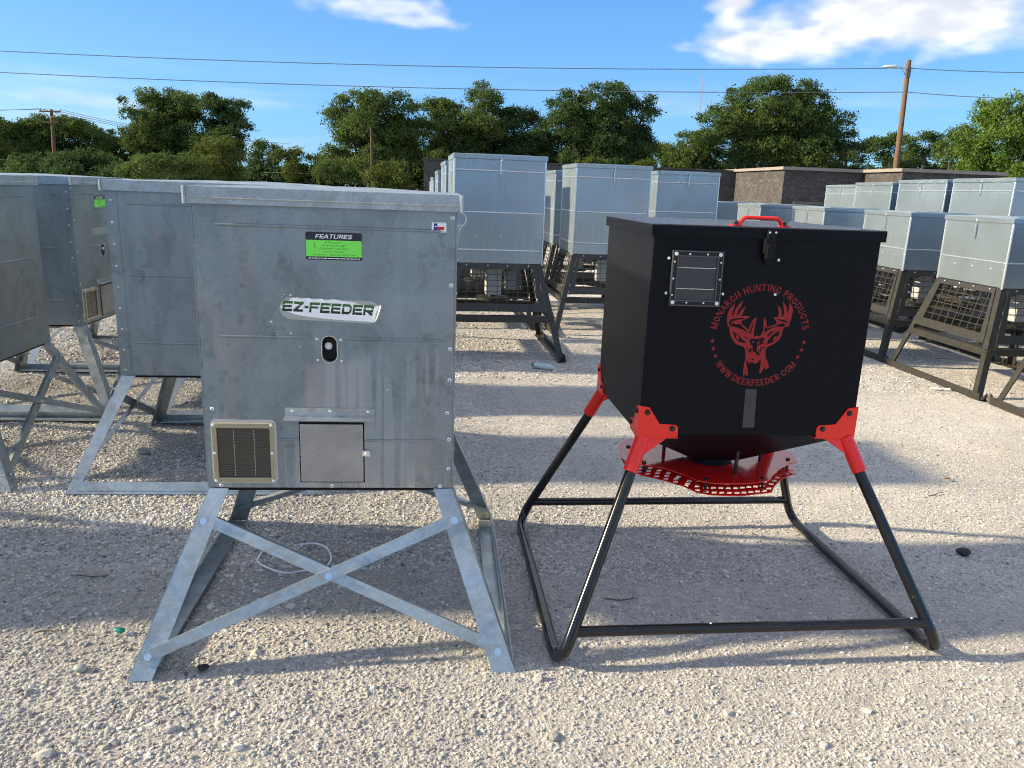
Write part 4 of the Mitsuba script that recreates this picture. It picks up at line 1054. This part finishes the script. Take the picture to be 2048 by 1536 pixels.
def black_feeder():
    m = Model()
    w, d = BW / 2, BD / 2
    fy = -d
    m.add('hopper', soft_box(-w, w, -d, d, BZ0, BZ1 - .006, .003), 'hopper_black')
    lw, ld = w + .011, d + .011
    lip = extrude(sbox(-lw, -ld, lw, ld).difference(sbox(-lw + .003, -ld + .003, lw - .003, ld - .003)), .036)
    lip.apply_translation((0, 0, BZ1 - .037))
    ld_key = m.add('lid', soft_box(-lw, lw, -ld, ld, BZ1 - .004, BZ1 + .002, .0015), 'lid_black')
    m.add('lip', lip, 'hopper_black', ld_key)
    # funnel below the hopper
    r = .085
    fn = trimesh.convex.convex_hull(np.array([(sx * (w - .004), sy * (d - .004), BZ0 - .001) for sx in (-1, 1) for sy in (-1, 1)] + [(sx * r, sy * r, .578) for sx in (-1, 1) for sy in (-1, 1)]))
    m.add('funnel', fn, 'hopper_black')
    m.add('outlet', cyl((0, 0, .556), (0, 0, .580), .090, 20), 'plastic_black', smooth=40)
    # red brackets at the four lower corners
    for sx in (-1, 1):
        for sy in (-1, 1):
            F = Polygon([(0, .110), (-.038, .104), (-.079, .043), (-.140, .039), (-.148, .032), (-.150, .002), (-.142, -.006), (0, -.006)])
            S = Polygon([(0, .110), (-.030, .104), (-.062, .043), (-.100, .039), (-.106, .032), (-.106, -.006), (0, -.006)])
            if sx < 0:
                F, S = affinity.scale(F, -1, 1, origin=(0, 0)), S
            a = plate(affinity.translate(F, sx * (w + .006), BZ0), fy - .0005, .0045)
            if sy > 0:
                a.vertices[:, 1] *= -1
                a.invert()
            # side plate: drawn in (y, z) and stood on the side sx
            sp = extrude(affinity.translate(affinity.scale(S, -1 if sy < 0 else 1, 1, origin=(0, 0)), sy * (d + .0045), BZ0), .0045)
            v = np.array(sp.vertices)
            b = trimesh.Trimesh(np.stack([sx * (w + .0005 + v[:, 2]), v[:, 0], v[:, 1]], 1), sp.faces, process=False)
            if b.volume < 0:
                b.invert()
            # bottom plate with its bent lip, sleeve socket and gusset
            c = np.array([sx * (w + .004), sy * (d + .004), BZ0])
            lipf = bx(min(c[0], c[0] - sx * .15), max(c[0], c[0] - sx * .15), min(c[1], c[1] - sy * .055), max(c[1], c[1] - sy * .055), BZ0 - .011, BZ0 - .0065)
            foot = np.array([sx * .690, sy * .60, .02])
            top = np.array([sx * (w - .020), sy * (d - .012), BZ0 - .009])
            e = (foot - top) / np.linalg.norm(foot - top)
            sleeve = tube([top, top + e * .135], .0262, 18)
            gus = slab([top + e * .004, top + e * .075 + (-sx * .020, 0, 0), top + (-sx * .095, 0, .001), top + (-sx * .02, 0, .001)], (0, sy, 0), .006)
            br = m.add('bracket', cat([a, b, lipf]), 'red_paint')
            m.add('sleeve', sleeve, 'red_paint', br, smooth=40)
            m.add('gusset', gus, 'red_paint', br)
            for dx, dz in ((-.030, .086), (-.125, .026)):
                m.add('bolt', bolt_head((c[0] + sx * dx, c[1] + sy * .001, BZ0 + dz), .0072, .007, (0, sy, 0)), 'bolt_black', br)
            for dy, dz in ((-.022, .086), (-.088, .026)):
                m.add('bolt', bolt_head((c[0] + sx * .001, c[1] + sy * dy, BZ0 + dz), .0072, .007, (sx, 0, 0)), 'bolt_black', br)
    # tube frames: one bent tube a side, two cross tubes with coupling seams
    for sx in (-1, 1):
        t0 = np.array([sx * (w - .020), -(d - .012), BZ0 - .02])
        t1 = np.array([sx * (w - .020), (d - .012), BZ0 - .02])
        zf = .021
        path = rounded([t0, (sx * .698, -.625, zf), (sx * .698, .600, zf), t1], .085, 9)
        sk = m.add('side_frame', tube(path, .0205, 18), 'tube_black', smooth=50)
        for p0, p1, fr in (((sx * .698, -.625, zf), (sx * .698, .6, zf), .27), ((sx * .698, -.625, zf), (sx * .698, .6, zf), .60), (t0, np.array((sx * .698, -.625, zf)), .72)):
            p0, p1 = np.array(p0, float), np.array(p1, float)
            e = (p1 - p0) / np.linalg.norm(p1 - p0)
            c = p0 + (p1 - p0) * fr
            m.add('coupling', tube([c - e * .003, c - e * .0015, c + e * .0015, c + e * .003], [.0205, .0216, .0216, .0205], 18), 'tube_black', sk, smooth=30)
        for y in (-.52, .5):
            pass
    for sy, z, yy in ((-1, .135, -.577), (1, .135, .552)):
        xx = .698 - (z - .021) / (BZ0 - .041) * (.698 - (w - .02))
        cr = m.add('cross_tube', cyl((-xx, yy, z), (xx, yy, z), .0185, 18), 'tube_black', smooth=40)
        for x in (-.47, .05):
            m.add('coupling', tube([(x - .003, yy, z), (x - .0015, yy, z), (x + .0015, yy, z), (x + .003, yy, z)], [.0185, .0195, .0195, .0185], 18), 'tube_black', cr, smooth=30)
        for x in (-.16, xx - .06):
            m.add('screw', dome((x, yy, z + .018), .004, .004, (0, 0, 1), 8), 'screw_white', cr)
    # red deflector plates under the funnel: the upper one whole, the lower one slotted along its wavy front edge
    up = [(-.346, .129), (-.325, .206), (-.264, .265), (-.10, .262), (.10, .255), (.25, .225), (.352, .165), (.388, .060), (.363, -.042), (.323, -.055), (.254, -.115), (.188, -.189), (.159, -.238), (.071, -.270), (-.007, -.274), (-.081, -.268), (-.126, -.240), (-.165, -.175), (-.218, -.105),
          (-.311, -.058), (-.350, -.048), (-.362, .010)]
    low = [(-.335, .13), (-.315, .215), (-.255, .275), (-.10, .272), (.10, .265), (.25, .235), (.350, .160), (.384, .050), (.352, -.066), (.300, -.095), (.255, -.132), (.190, -.210), (.160, -.262), (.026, -.296), (-.085, -.288), (-.133, -.263), (-.167, -.198), (-.226, -.135), (-.300, -.080), (-.343, .000)]
    def outline(pts):
        return Polygon(pts).buffer(-.012).buffer(.022).buffer(-.010)
    upper, lower = outline(up), outline(low)
    seg = LineString([(-.330, -.030), (-.226, -.125), (-.167, -.188), (-.133, -.253), (-.085, -.278), (.026, -.286), (.150, -.262), (.190, -.200), (.255, -.122), (.345, -.058)])
    slots = []
    for row in range(3):
        for x in np.arange(-.33 + .0135 * (row % 2), .345, .029):
            y = np.interp(x, [p[0] for p in seg.coords], [p[1] for p in seg.coords]) + .017 + .047 * row
            q = affinity.skew(sbox(-.0080, -.0110, .0080, .0110).buffer(.0016), xs=25, origin=(0, 0))
            slots.append(affinity.translate(q, x, y))
    low_poly = lower.difference(unary_union(slots).intersection(lower.buffer(-.006)))
    hub = extrude(upper, .004)
    hub.apply_translation((0, 0, .550))
    pl = m.add('spreader_plate', hub, 'red_gloss')
    lp = extrude(low_poly, .004)
    lp.apply_translation((0, 0, .511))
    m.add('slotted_plate', lp, 'red_gloss')
    for x, y in ((-.30, .15), (-.285, -.045), (-.095, -.235), (.135, -.225), (.335, -.01), (.24, .20), (-.10, .24)):
        sto = m.add('standoff', cyl((x, y, .505), (x, y, .554), .0062, 8), 'bolt_black')
        m.add('nut', tube([(x, y, .554), (x, y, .561)], .0095, 6), 'bolt_black', sto)
    for x, y in ((.045, -.17), (.21, -.02), (-.16, .1)):
        m.add('hanger_rod', cyl((x, y, .552), (x, y, .575 + .50 * math.hypot(x, y)), .0075, 10), 'bolt_black', smooth=40)
    m.add('motor', soft_box(-.06, .06, -.06, .06, .455, .510, .006), 'plastic_black')
    # handle
    hp = rounded([(-.098, -d + .045, BZ1 + .006), (-.078, -d + .042, BZ1 + .030), (.042, -d + .042, BZ1 + .030), (.060, -d + .045, BZ1 + .006)], .016, 6)
    hd = cat([tube(hp, .0068, 10), bx(-.123, -.090, -d + .025, -d + .065, BZ1 + .0025, BZ1 + .0065), bx(.052, .082, -d + .025, -d + .065, BZ1 + .0025, BZ1 + .0065)])
    hk = m.add('handle', hd, 'red_paint', smooth=40)
    for x in (-.108, .068):
        m.add('bolt', bolt_head((x, -d + .045, BZ1 + .0065), .008, .012, (0, 0, 1)), 'bolt_black', hk)
    # draw latch
    lt = m.add('latch', cat([soft_box(-.026, .017, fy - .026, fy - .001, 1.415, 1.470, .004), soft_box(-.020, .013, fy - .034, fy - .003, 1.398, 1.452, .004), soft_box(-.014, .012, fy - .016, fy - .0005, 1.380, 1.412, .004)]), 'plastic_black')
    m.add('catch', cat([soft_box(-.018, .014, -ld - .014, -ld - .0005, 1.466, 1.498, .003)]), 'plastic_black', lt)
    for x in (-.012, .010):
        m.add('screw', dome((x, -ld - .0145, 1.488), .0042, .003, sides=8), 'bright_steel', lt)
    # solar panel in a clear frame
    o = Polygon([(-.333, 1.418), (-.161, 1.417), (-.1585, 1.234), (-.3325, 1.235)])
    i = o.buffer(-.014, join_style='mitre')
    sp = m.add('solar_panel', plate(o.difference(i), fy, .012), 'clear_rim')
    m.add('inner_rim', plate(i.difference(i.buffer(-.004, join_style='mitre')), fy, .014), 'clear_edge', sp)
    m.add('outer_rim', plate(o.buffer(.002, join_style='mitre').difference(o.buffer(-.002, join_style='mitre')), fy, .014), 'clear_edge', sp)
    m.add('cells', plate(i.buffer(-.0045, join_style='mitre'), fy, .008), 'weave_cells', sp)
    for z in (1.362, 1.291):
        m.add('busbar', plate(rect(-.312, -.180, z - .0008, z + .0008), fy - .008, .0008), 'bright_steel', sp)
    for x, z in ((-.324, 1.4085), (-.170, 1.4080), (-.1675, 1.2430), (-.324, 1.2445)):
        m.add('screw', dome((x, fy - .012, z), .0068, .004), 'screw_white', sp, smooth=40)
    for x, z in ((-.277, 1.4085), (-.215, 1.4085), (-.275, 1.2440), (-.215, 1.2435), (-.328, 1.382), (-.328, 1.325), (-.328, 1.270), (-.166, 1.382), (-.165, 1.325)):
        m.add('stud', dome((x, fy - .012, z), .0036, .003, sides=8), 'screw_white', sp, smooth=40)
    for x, z in ((-.345, 1.392), (-.345, 1.274), (-.145, 1.275), (.043, 1.277), (.041, 1.396)):
        m.add('screw', dome((x, fy, z), .0052, .004), 'screw_white', smooth=40)
    m.add('rubber_strip', plate(Polygon([(-.025, .938), (.017, .938), (.023, .795), (-.021, .795)]), fy, .0015), 'rubber_strip')
    # printed emblem
    cx, cz = .003, 1.131
    top = arc_text('MONARCH HUNTING PRODUCTS', cx, cz, .1695, -83, 82, .0235)
    bot = arc_text('WWW.DEERFEEDER.COM', cx, cz, .1695, 236, 124, .0235, False, .70)
    em = m.add('emblem', plate(deer_head(), fy, .0006), 'decal_red')
    m.add('lettering', plate(top, fy, .0006), 'decal_red', em)
    m.add('lettering', plate(bot, fy, .0006), 'decal_red', em)
    for a in (262, 252.5, 243, 98, 107.5, 117):
        an = math.radians(a)
        sx_, sz_ = cx + .1695 * math.sin(an), cz + .1695 * math.cos(an) + .003
        m.add('star', plate(Polygon([(sx_ + (.0098 if k % 2 == 0 else .0040) * math.sin(k * math.pi / 5), sz_ + (.0098 if k % 2 == 0 else .0040) * math.cos(k * math.pi / 5)) for k in range(10)]), fy, .0006), 'decal_red', em)
    return m


black_feeder().place('black_feeder', BX, BY, BYAW, 'black box feeder with red corner brackets, stag emblem and black tube frame', 'feeder')

# ---------------------------------------------------------------- galvanized hoppers on dark painted stands
def stand_feeder(w, d, z0, z1, near, strap_side):
    """w along x, d along y; skids run along y."""
    m = Model()
    s = .225
    m.add('hopper', soft_box(-w / 2, w / 2, -d / 2, d / 2, z0, z1 - .01, .004), 'new_zinc')
    lw, ld = w / 2 + .016, d / 2 + .016
    lid = m.add('lid', cat([soft_box(-lw, lw, -ld, ld, z1 - .045, z1, .004), bx(-lw * .7, lw * .7, -ld * .7, ld * .7, z1, z1 + .008)]), 'new_zinc')
    zs = [z0 + (z1 - z0) * f for f in ((.855, .475, .125) if z1 > 1.7 else (.36, .93))]
    for a, hx, hd in ((0, w / 2, d / 2), (90, d / 2, w / 2), (180, w / 2, d / 2), (-90, d / 2, w / 2)):
        for z in zs:
            m.add('rib', turned(rib(-hx + .012, hx - .012, z, -hd, .0085), a), 'bead_zinc', smooth=50)
        for x in (-.7, -.22, .22, .7):
            m.add('bolt', turned(dome((x * hx, -hd - .004, z0 - .022), .012, .008, sides=8), a), 'screw_white', smooth=40)
        if near:
            for x in (-.5, .05, .6, .94):
                m.add('rivet', turned(dome((x * hx, -hd, z0 + (z1 - z0) * .26), .006, .004, sides=8), a), 'screw_white', smooth=40)
    for sx in (-1, 1):
        for sy in (-1, 1):
            m.add('corner_bead', tube([(sx * w / 2, sy * d / 2, z0 - .01), (sx * w / 2, sy * d / 2, z1 - .046)], .0085, 8), 'bead_zinc', smooth=40)
    # latch spring hanging on the strap side
    hd, a = (d / 2, 0) if strap_side == 'front' else (w / 2, -90)
    lp = cat([tube(rounded([(0, -hd - .02, z1 - .02), (.012, -hd - .022, z1 - .045), (0, -hd - .022, z1 - .065)], .01), .004, 6), tube([(0, -hd - .018, z1 - .07), (0, -hd - .016, z1 - .175)], .008, 8),
              tube(rounded([(0, -hd - .016, z1 - .175), (0, -hd - .014, z1 - .195), (.014, -hd - .012, z1 - .195)], .006), .0035, 6)])
    m.add('lid_latch', turned(lp, a), 'bright_steel', smooth=40)
    # stand
    zl, zb = .46, .36
    X = lambda z: w / 2 + s * (1 - z / z0)
    Y = lambda z: d / 2 + s * (1 - z / z0)
    fwid = .062
    for sx in (-1, 1):
        for sy in (-1, 1):
            a0, a1 = np.array([sx * X(.02), sy * Y(.02), .02]), np.array([sx * X(z0), sy * Y(z0), z0 - .002])
            ix, iy = np.array([-sx * .058, 0, 0]), np.array([0, -sy * .058, 0])
            leg = cat([slab([a0, a1, a1 + ix, a0 + ix], (0, -sy, 0), .006), slab([a0 + (0, -sy * .006, 0), a1 + (0, -sy * .006, 0), a1 + iy, a0 + iy], (-sx, 0, 0), .006)])
            m.add('leg', leg, 'frame_paint')
    for sx in (-1, 1):
        y1 = Y(0) + .09
        xo = X(0)
        sk = [bx(sx * xo - .003, sx * xo + .003, -y1 + .05, y1 - .05, .004, .066), bx(min(sx * (xo - .003), sx * (xo - .07)), max(sx * (xo - .003), sx * (xo - .07)), -y1 + .05, y1 - .05, 0, .006)]
        for sy in (-1, 1):
            sk.append(slab([(sx * xo, sy * (y1 - .05), .0), (sx * xo, sy * y1, .03), (sx * (xo - .03), sy * (y1 - .005), .085), (sx * (xo - .07), sy * (y1 - .05), .0)], (0, sy, .3), .005))
        m.add('skid', cat(sk), 'frame_paint')
    # guard panels: a painted frame with welded wire in it, on the plane of the legs, and a ledge beam below
    for a, HX, HY in ((0, X, Y), (180, X, Y), (90, Y, X), (-90, Y, X)):
        def P(u, z, off=0.0):
            return (u, -HY(z) - .002 - off, z)
        def strip(u0, z0_, u1, z1_, u2, z2_, u3, z3_, t=.004):
            return slab([P(u0, z0_), P(u1, z1_), P(u2, z2_), P(u3, z3_)], (0, -1, 0), t)
        zt, zi = z0 - .004, z0 - .050
        b, t = zl + .0, zl + .075
        hxb, hxt, hib, hit = HX(b) - .062, HX(zt) - .062, HX(t) - .062 - fwid, HX(zi) - .062 - fwid * .55
        fr = cat([strip(-hxt, zt, hxt, zt, hit + .03, zi, -hit - .03, zi), strip(-hxb, b, hxb, b, hib + fwid, t, -hib - fwid, t),
                  strip(-hib - fwid, t, -hib, t, -hit, zi, -hit - .03, zi), strip(hib, t, hib + fwid, t, hit + .03, zi, hit, zi)])
        g = m.add('guard_panel', turned(fr, a), 'frame_paint')
        bars = []
        for k in range(1, 6):
            z = t + (zi - t) * k / 6
            hx = hib + (hit - hib) * k / 6
            bars.append(tube([P(-hx - .01, z, -.008), P(hx + .01, z, -.008)], .0036, 5))
        for k in range(1, 8):
            f = -1 + 2 * k / 8
            bars.append(tube([P(f * hib, t - .01, -.012), P(f * hib, zi + .01, -.012)], .0036, 5))
        if near:
            for q in bars:
                m.add('bar', turned(q, a), 'grid_wire', g)
        else:
            m.add('wire_grid', turned(cat(bars), a), 'grid_wire', g)
        e0, e1 = HX(zb) - .012, HX(zb + .06) - .012
        bm = cat([slab([(-e0, -HY(zb) + .004, zb), (e0, -HY(zb) + .004, zb), (e1, -HY(zb) + .004, zb + .055), (-e1, -HY(zb) + .004, zb + .055)], (0, 1, 0), .004),
                  bx(-e1, e1, -HY(zb) + .004, -HY(zb) + .09, zb + .0555, zb + .0595)])
        m.add('ledge_beam', turned(bm, a), 'frame_paint')
    # feeding gear inside the guard
    m.add('funnel', trimesh.convex.convex_hull(np.array([(x * w * .45, y * d * .45, z0 - .004) for x in (-1, 1) for y in (-1, 1)] + [(x * .06, y * .06, z0 - .13) for x in (-1, 1) for y in (-1, 1)])), 'frame_paint')
    m.add('control_box', cat([soft_box(-.085, .07, -.20, -.08, z0 - .33, z0 - .07, .008), bx(-.02, .02, -.21, -.195, z0 - .07, z0 - .03)]), 'box_white')
    m.add('battery_box', soft_box(.14, .24, -.02, .14, z0 - .30, z0 - .02, .006), 'plastic_grey')
    m.add('spinner', cat([cyl((0, 0, z0 - .40), (0, 0, z0 - .37), .16, 20), cyl((0, 0, z0 - .37), (0, 0, z0 - .13), .035, 10)]), 'frame_paint', smooth=40)
    return m


tall_near, tall_far = stand_feeder(.85, .85, .905, 1.9, True, 'front'), stand_feeder(.85, .85, .905, 1.9, False, 'front')
short_near, short_far = stand_feeder(.90, .88, .925, 1.51, True, 'left'), stand_feeder(.90, .88, .925, 1.51, False, 'left')
wide_far = stand_feeder(.95, 1.15, .93, 1.91, False, 'left')


def corner_place(model, name, cx, cy, yaw, w, d, label, group, z=0.0, tilt=0.0):
    """Places by the hopper's near left corner on the ground plan."""
    jit = random.Random(round(cx * 1000 + cy * 77))
    yaw += jit.uniform(-.014, .014)
    tilt += jit.uniform(-.5, .35)
    c, s = math.cos(yaw), math.sin(yaw)
    model.place(name, cx + c * w / 2 - s * d / 2, cy + s * w / 2 + c * d / 2, yaw, label, 'feeder', group, z, tilt=tilt)


TG, SG, WG = 'tall galvanized feeders on dark stands in the middle', 'short galvanized feeders in the right row', 'tall wide galvanized feeders behind the right row'
corner_place(tall_near, 'tall_feeder', -.60, 7.35, .14, .85, .85, 'tall galvanized feeder on a dark caged stand right behind the foreground galvanized one', TG)
corner_place(tall_near, 'tall_feeder', .635, 8.90, .13, .85, .85, 'second tall galvanized feeder, directly left of and behind the black feeder', TG)
corner_place(tall_far, 'tall_feeder', 1.83, 10.55, .13, .85, .85, 'third tall galvanized feeder, above the left of the black feeder lid', TG)
for k, (L, text) in enumerate(((1.75, 'first feeder lined up behind the nearest tall one, its lid edge showing at left'), (3.75, 'second feeder lined up behind the nearest tall one'), (5.75, 'third feeder lined up behind the nearest tall one'), (7.6, 'fourth and last feeder lined up behind the nearest tall one'))):
    x, y = -.60 - math.sin(.14) * L, 7.35 + math.cos(.14) * L
    corner_place(tall_far, 'tall_feeder', x, y, .14, .85, .85, text, TG, z=float(-min(.035 * max(0, y + .4 - 8.9), .75)) + .0)
corner_place(tall_far, 'tall_feeder', .50, 10.9, .13, .85, .85, 'tall feeder in the gap between the nearest and the second tall ones', TG, z=-.03)
for k, (L, text, near) in enumerate(((0, 'nearest short feeder at right, its whole olive caged stand sunlit', True), (1.477, 'second short feeder of the right row, partly behind the black feeder', True), (3.3, 'third short feeder of the right row, lid and sunlit side above the black lid', False),
                                     (5.25, 'fourth short feeder of the right row, above the red handle', False), (7.2, 'fifth and last short feeder of the right row', False), (-1.52, 'short feeder beyond the right picture edge with only a leg and skid in view', False))):
    corner_place(short_near if near else short_far, 'short_feeder', 4.15 - .1003 * L, 6.62 + .995 * L, .09, .90, .88, text, SG)
corner_place(wide_far, 'wide_feeder', 5.40, 8.75, .03, .95, 1.15, 'nearest tall wide feeder at the right picture edge', WG)
corner_place(wide_far, 'wide_feeder', 5.40, 10.12, .03, .95, 1.15, 'second tall wide feeder, left of the one at the right edge', WG)
corner_place(wide_far, 'wide_feeder', 5.42, 11.60, .03, .95, 1.15, 'tall wide feeder half hidden behind the second one', WG, z=-.02)
corner_place(wide_far, 'wide_feeder', 5.47, 13.0, .05, .95, 1.0, 'smallest looking tall wide feeder, in front of the dark building', WG, z=-.05)
corner_place(wide_far, 'wide_feeder', 7.1, 10.8, .03, .95, 1.15, 'tall wide feeder of which only the lid shows behind the second one', WG, z=.03)
corner_place(wide_far, 'wide_feeder', 7.35, 9.0, .03, .95, 1.15, 'tall wide feeder of which only the lid shows at the right edge', WG, z=.05)

# ---------------------------------------------------------------- small things on the gravel
def on_ground(pts, lift=.004):
    return [(x, y, float(ground_z(x, y)) + lift) for x, y in pts]


loop = [(-1.10, 3.20), (-1.075, 3.08), (-1.06, 3.01), (-.99, 2.96), (-.92, 2.945), (-.86, 2.97), (-.79, 2.985), (-.76, 3.06), (-.80, 3.16), (-.86, 3.20), (-.93, 3.19)]
t_ = np.linspace(0, 1, len(loop))
from scipy.interpolate import CubicSpline
cs_ = CubicSpline(t_, np.array(loop))
solo('cable', tube([(p[0], p[1], float(ground_z(p[0], p[1])) + .011 + .006 * math.sin(9 * k)) for k, p in zip(np.linspace(0, 1, 60), cs_(np.linspace(0, 1, 60)))], .0042, 8), 'cable_white', 'loop of thin white cable on the gravel under the foreground galvanized feeder', 'cable', smooth=50)
rng = np.random.default_rng(6)
cap = trimesh.creation.icosphere(2)
cap.vertices *= (.024, .013, .008)
cap.vertices += (meshkit.fbm(cap.vertices * 60, 3, 1)[:, None] - .5) * .012
solo('plastic_scrap', moved(cap, -1.378, 2.461, .012), 'teal_plastic', 'crumpled teal plastic scrap on the gravel left of the front galvanized leg', 'litter', smooth=40)
bt = Model()
bt.add('body', turned(tube([(0, 0, 0), (.015, 0, 0), (.05, 0, 0), (.12, 0, 0), (.16, 0, 0), (.19, 0, 0)], [.024, .03, .026, .03, .025, .012], 12), -25), 'bottle_plastic', smooth=50)
bt.add('cap', turned(tube([(-.022, 0, 0), (-.002, 0, 0)], .017, 12), -25), 'bottle_cap')
bt.place('plastic_bottle', .20, 6.95, 0, 'clear plastic bottle with green cap lying before the nearest tall stand', 'bottle', z=.03)
rub = trimesh.creation.icosphere(2)
rub.vertices *= (.036, .024, .014)
rub.vertices += (meshkit.fbm(rub.vertices * 30, 3, 2)[:, None] - .5) * .02
solo('rubber_scrap', moved(rub, 2.163, 3.365, .012), 'rubber_scrap', 'dark lump lying on the gravel right of the black tube frame', 'litter', smooth=40)
r2 = rub.copy()
r2.vertices *= .55
solo('rubber_scrap', moved(r2, -1.0, 2.263, .010), 'rubber_scrap', 'small black lump near the front left galvanized foot', 'litter', smooth=40)
def pebble(scale, seed):
    q = trimesh.creation.icosphere(2)
    q.vertices *= scale
    q.vertices += (meshkit.fbm(q.vertices * 28 + seed, 3, seed)[:, None] - .5) * .5 * min(scale)
    return q
for k, (x, y, sc3, text) in enumerate(((-2.18, 4.335, (.040, .028, .022), 'angular grey rock in the shade behind the riveted galvanized feeder leg'), (-1.735, 3.05, (.030, .022, .012), 'flat rock at the left edge in the near shadow'), (-1.40, 2.24, (.022, .016, .014), 'rounded grey pebble left of the front galvanized foot'))):
    solo('rock', moved(pebble(sc3, 11 + k), x, y, sc3[2] * .4), 'plastic_grey', text, 'rock', smooth=25)
for k, (x, y, l, a, text) in enumerate(((-1.63, 2.46, .10, .3, 'short dark twig on sunlit gravel at left'), (-1.70, 2.85, .16, .05, 'long thin twig in the left shadow'), (.47, 2.81, .14, .1, 'brown twig in the shade inside the black tube frame'), (2.42, 4.10, .12, .4, 'twig on the sunlit gravel right of the black feeder'), (-.75, 4.6, .35, -.9, 'pale dry stalk behind the black tube frame'), (3.3, 4.6, .16, .1, 'dark twig in the gravel below the right row'), (4.6, 8.1, .22, .05, 'twig under the nearest short stand'))):
    pts = [(x + l * (s - .5) * math.cos(a), y + l * (s - .5) * math.sin(a) + .008 * math.sin(6 * s + k)) for s in np.linspace(0, 1, 6)]
    solo('twig', tube(on_ground(pts, .010), [.002, .0026, .0026, .0024, .002, .0012], 6), 'twig', text, 'twig', smooth=50)
lf = [(2.62, 4.35), (1.62, 4.55), (3.0, 3.95)]
for k, (x, y) in enumerate(lf):
    q = slab([(-.025, 0, .004), (0, -.012, .010), (.028, .002, .005), (.003, .013, .012)], (0, 0, 1), .0012)
    solo('dead_leaf', moved(turned(q, 40 * k), x, y, float(ground_z(x, y)) + .008), 'dead_leaf', ('curled brown leaf right of the black feeder shadow', 'brown leaf between the black tube frame and the right row', 'brown leaf on the gravel at far right')[k], 'leaf')
solo('paper_scrap', moved(cat([slab([(-.06, 0, .005), (0, -.03, .012), (.07, .01, .004), (.01, .035, .014)], (0, 0, 1), .001), slab([(.06, -.02, .008), (.12, -.03, .004), (.14, .02, .012), (.08, .02, .006)], (0, 0, 1), .001)]), 3.75, 6.65, .012), 'paper', 'white paper scrap lying beside the nearest short stand skid', 'litter')
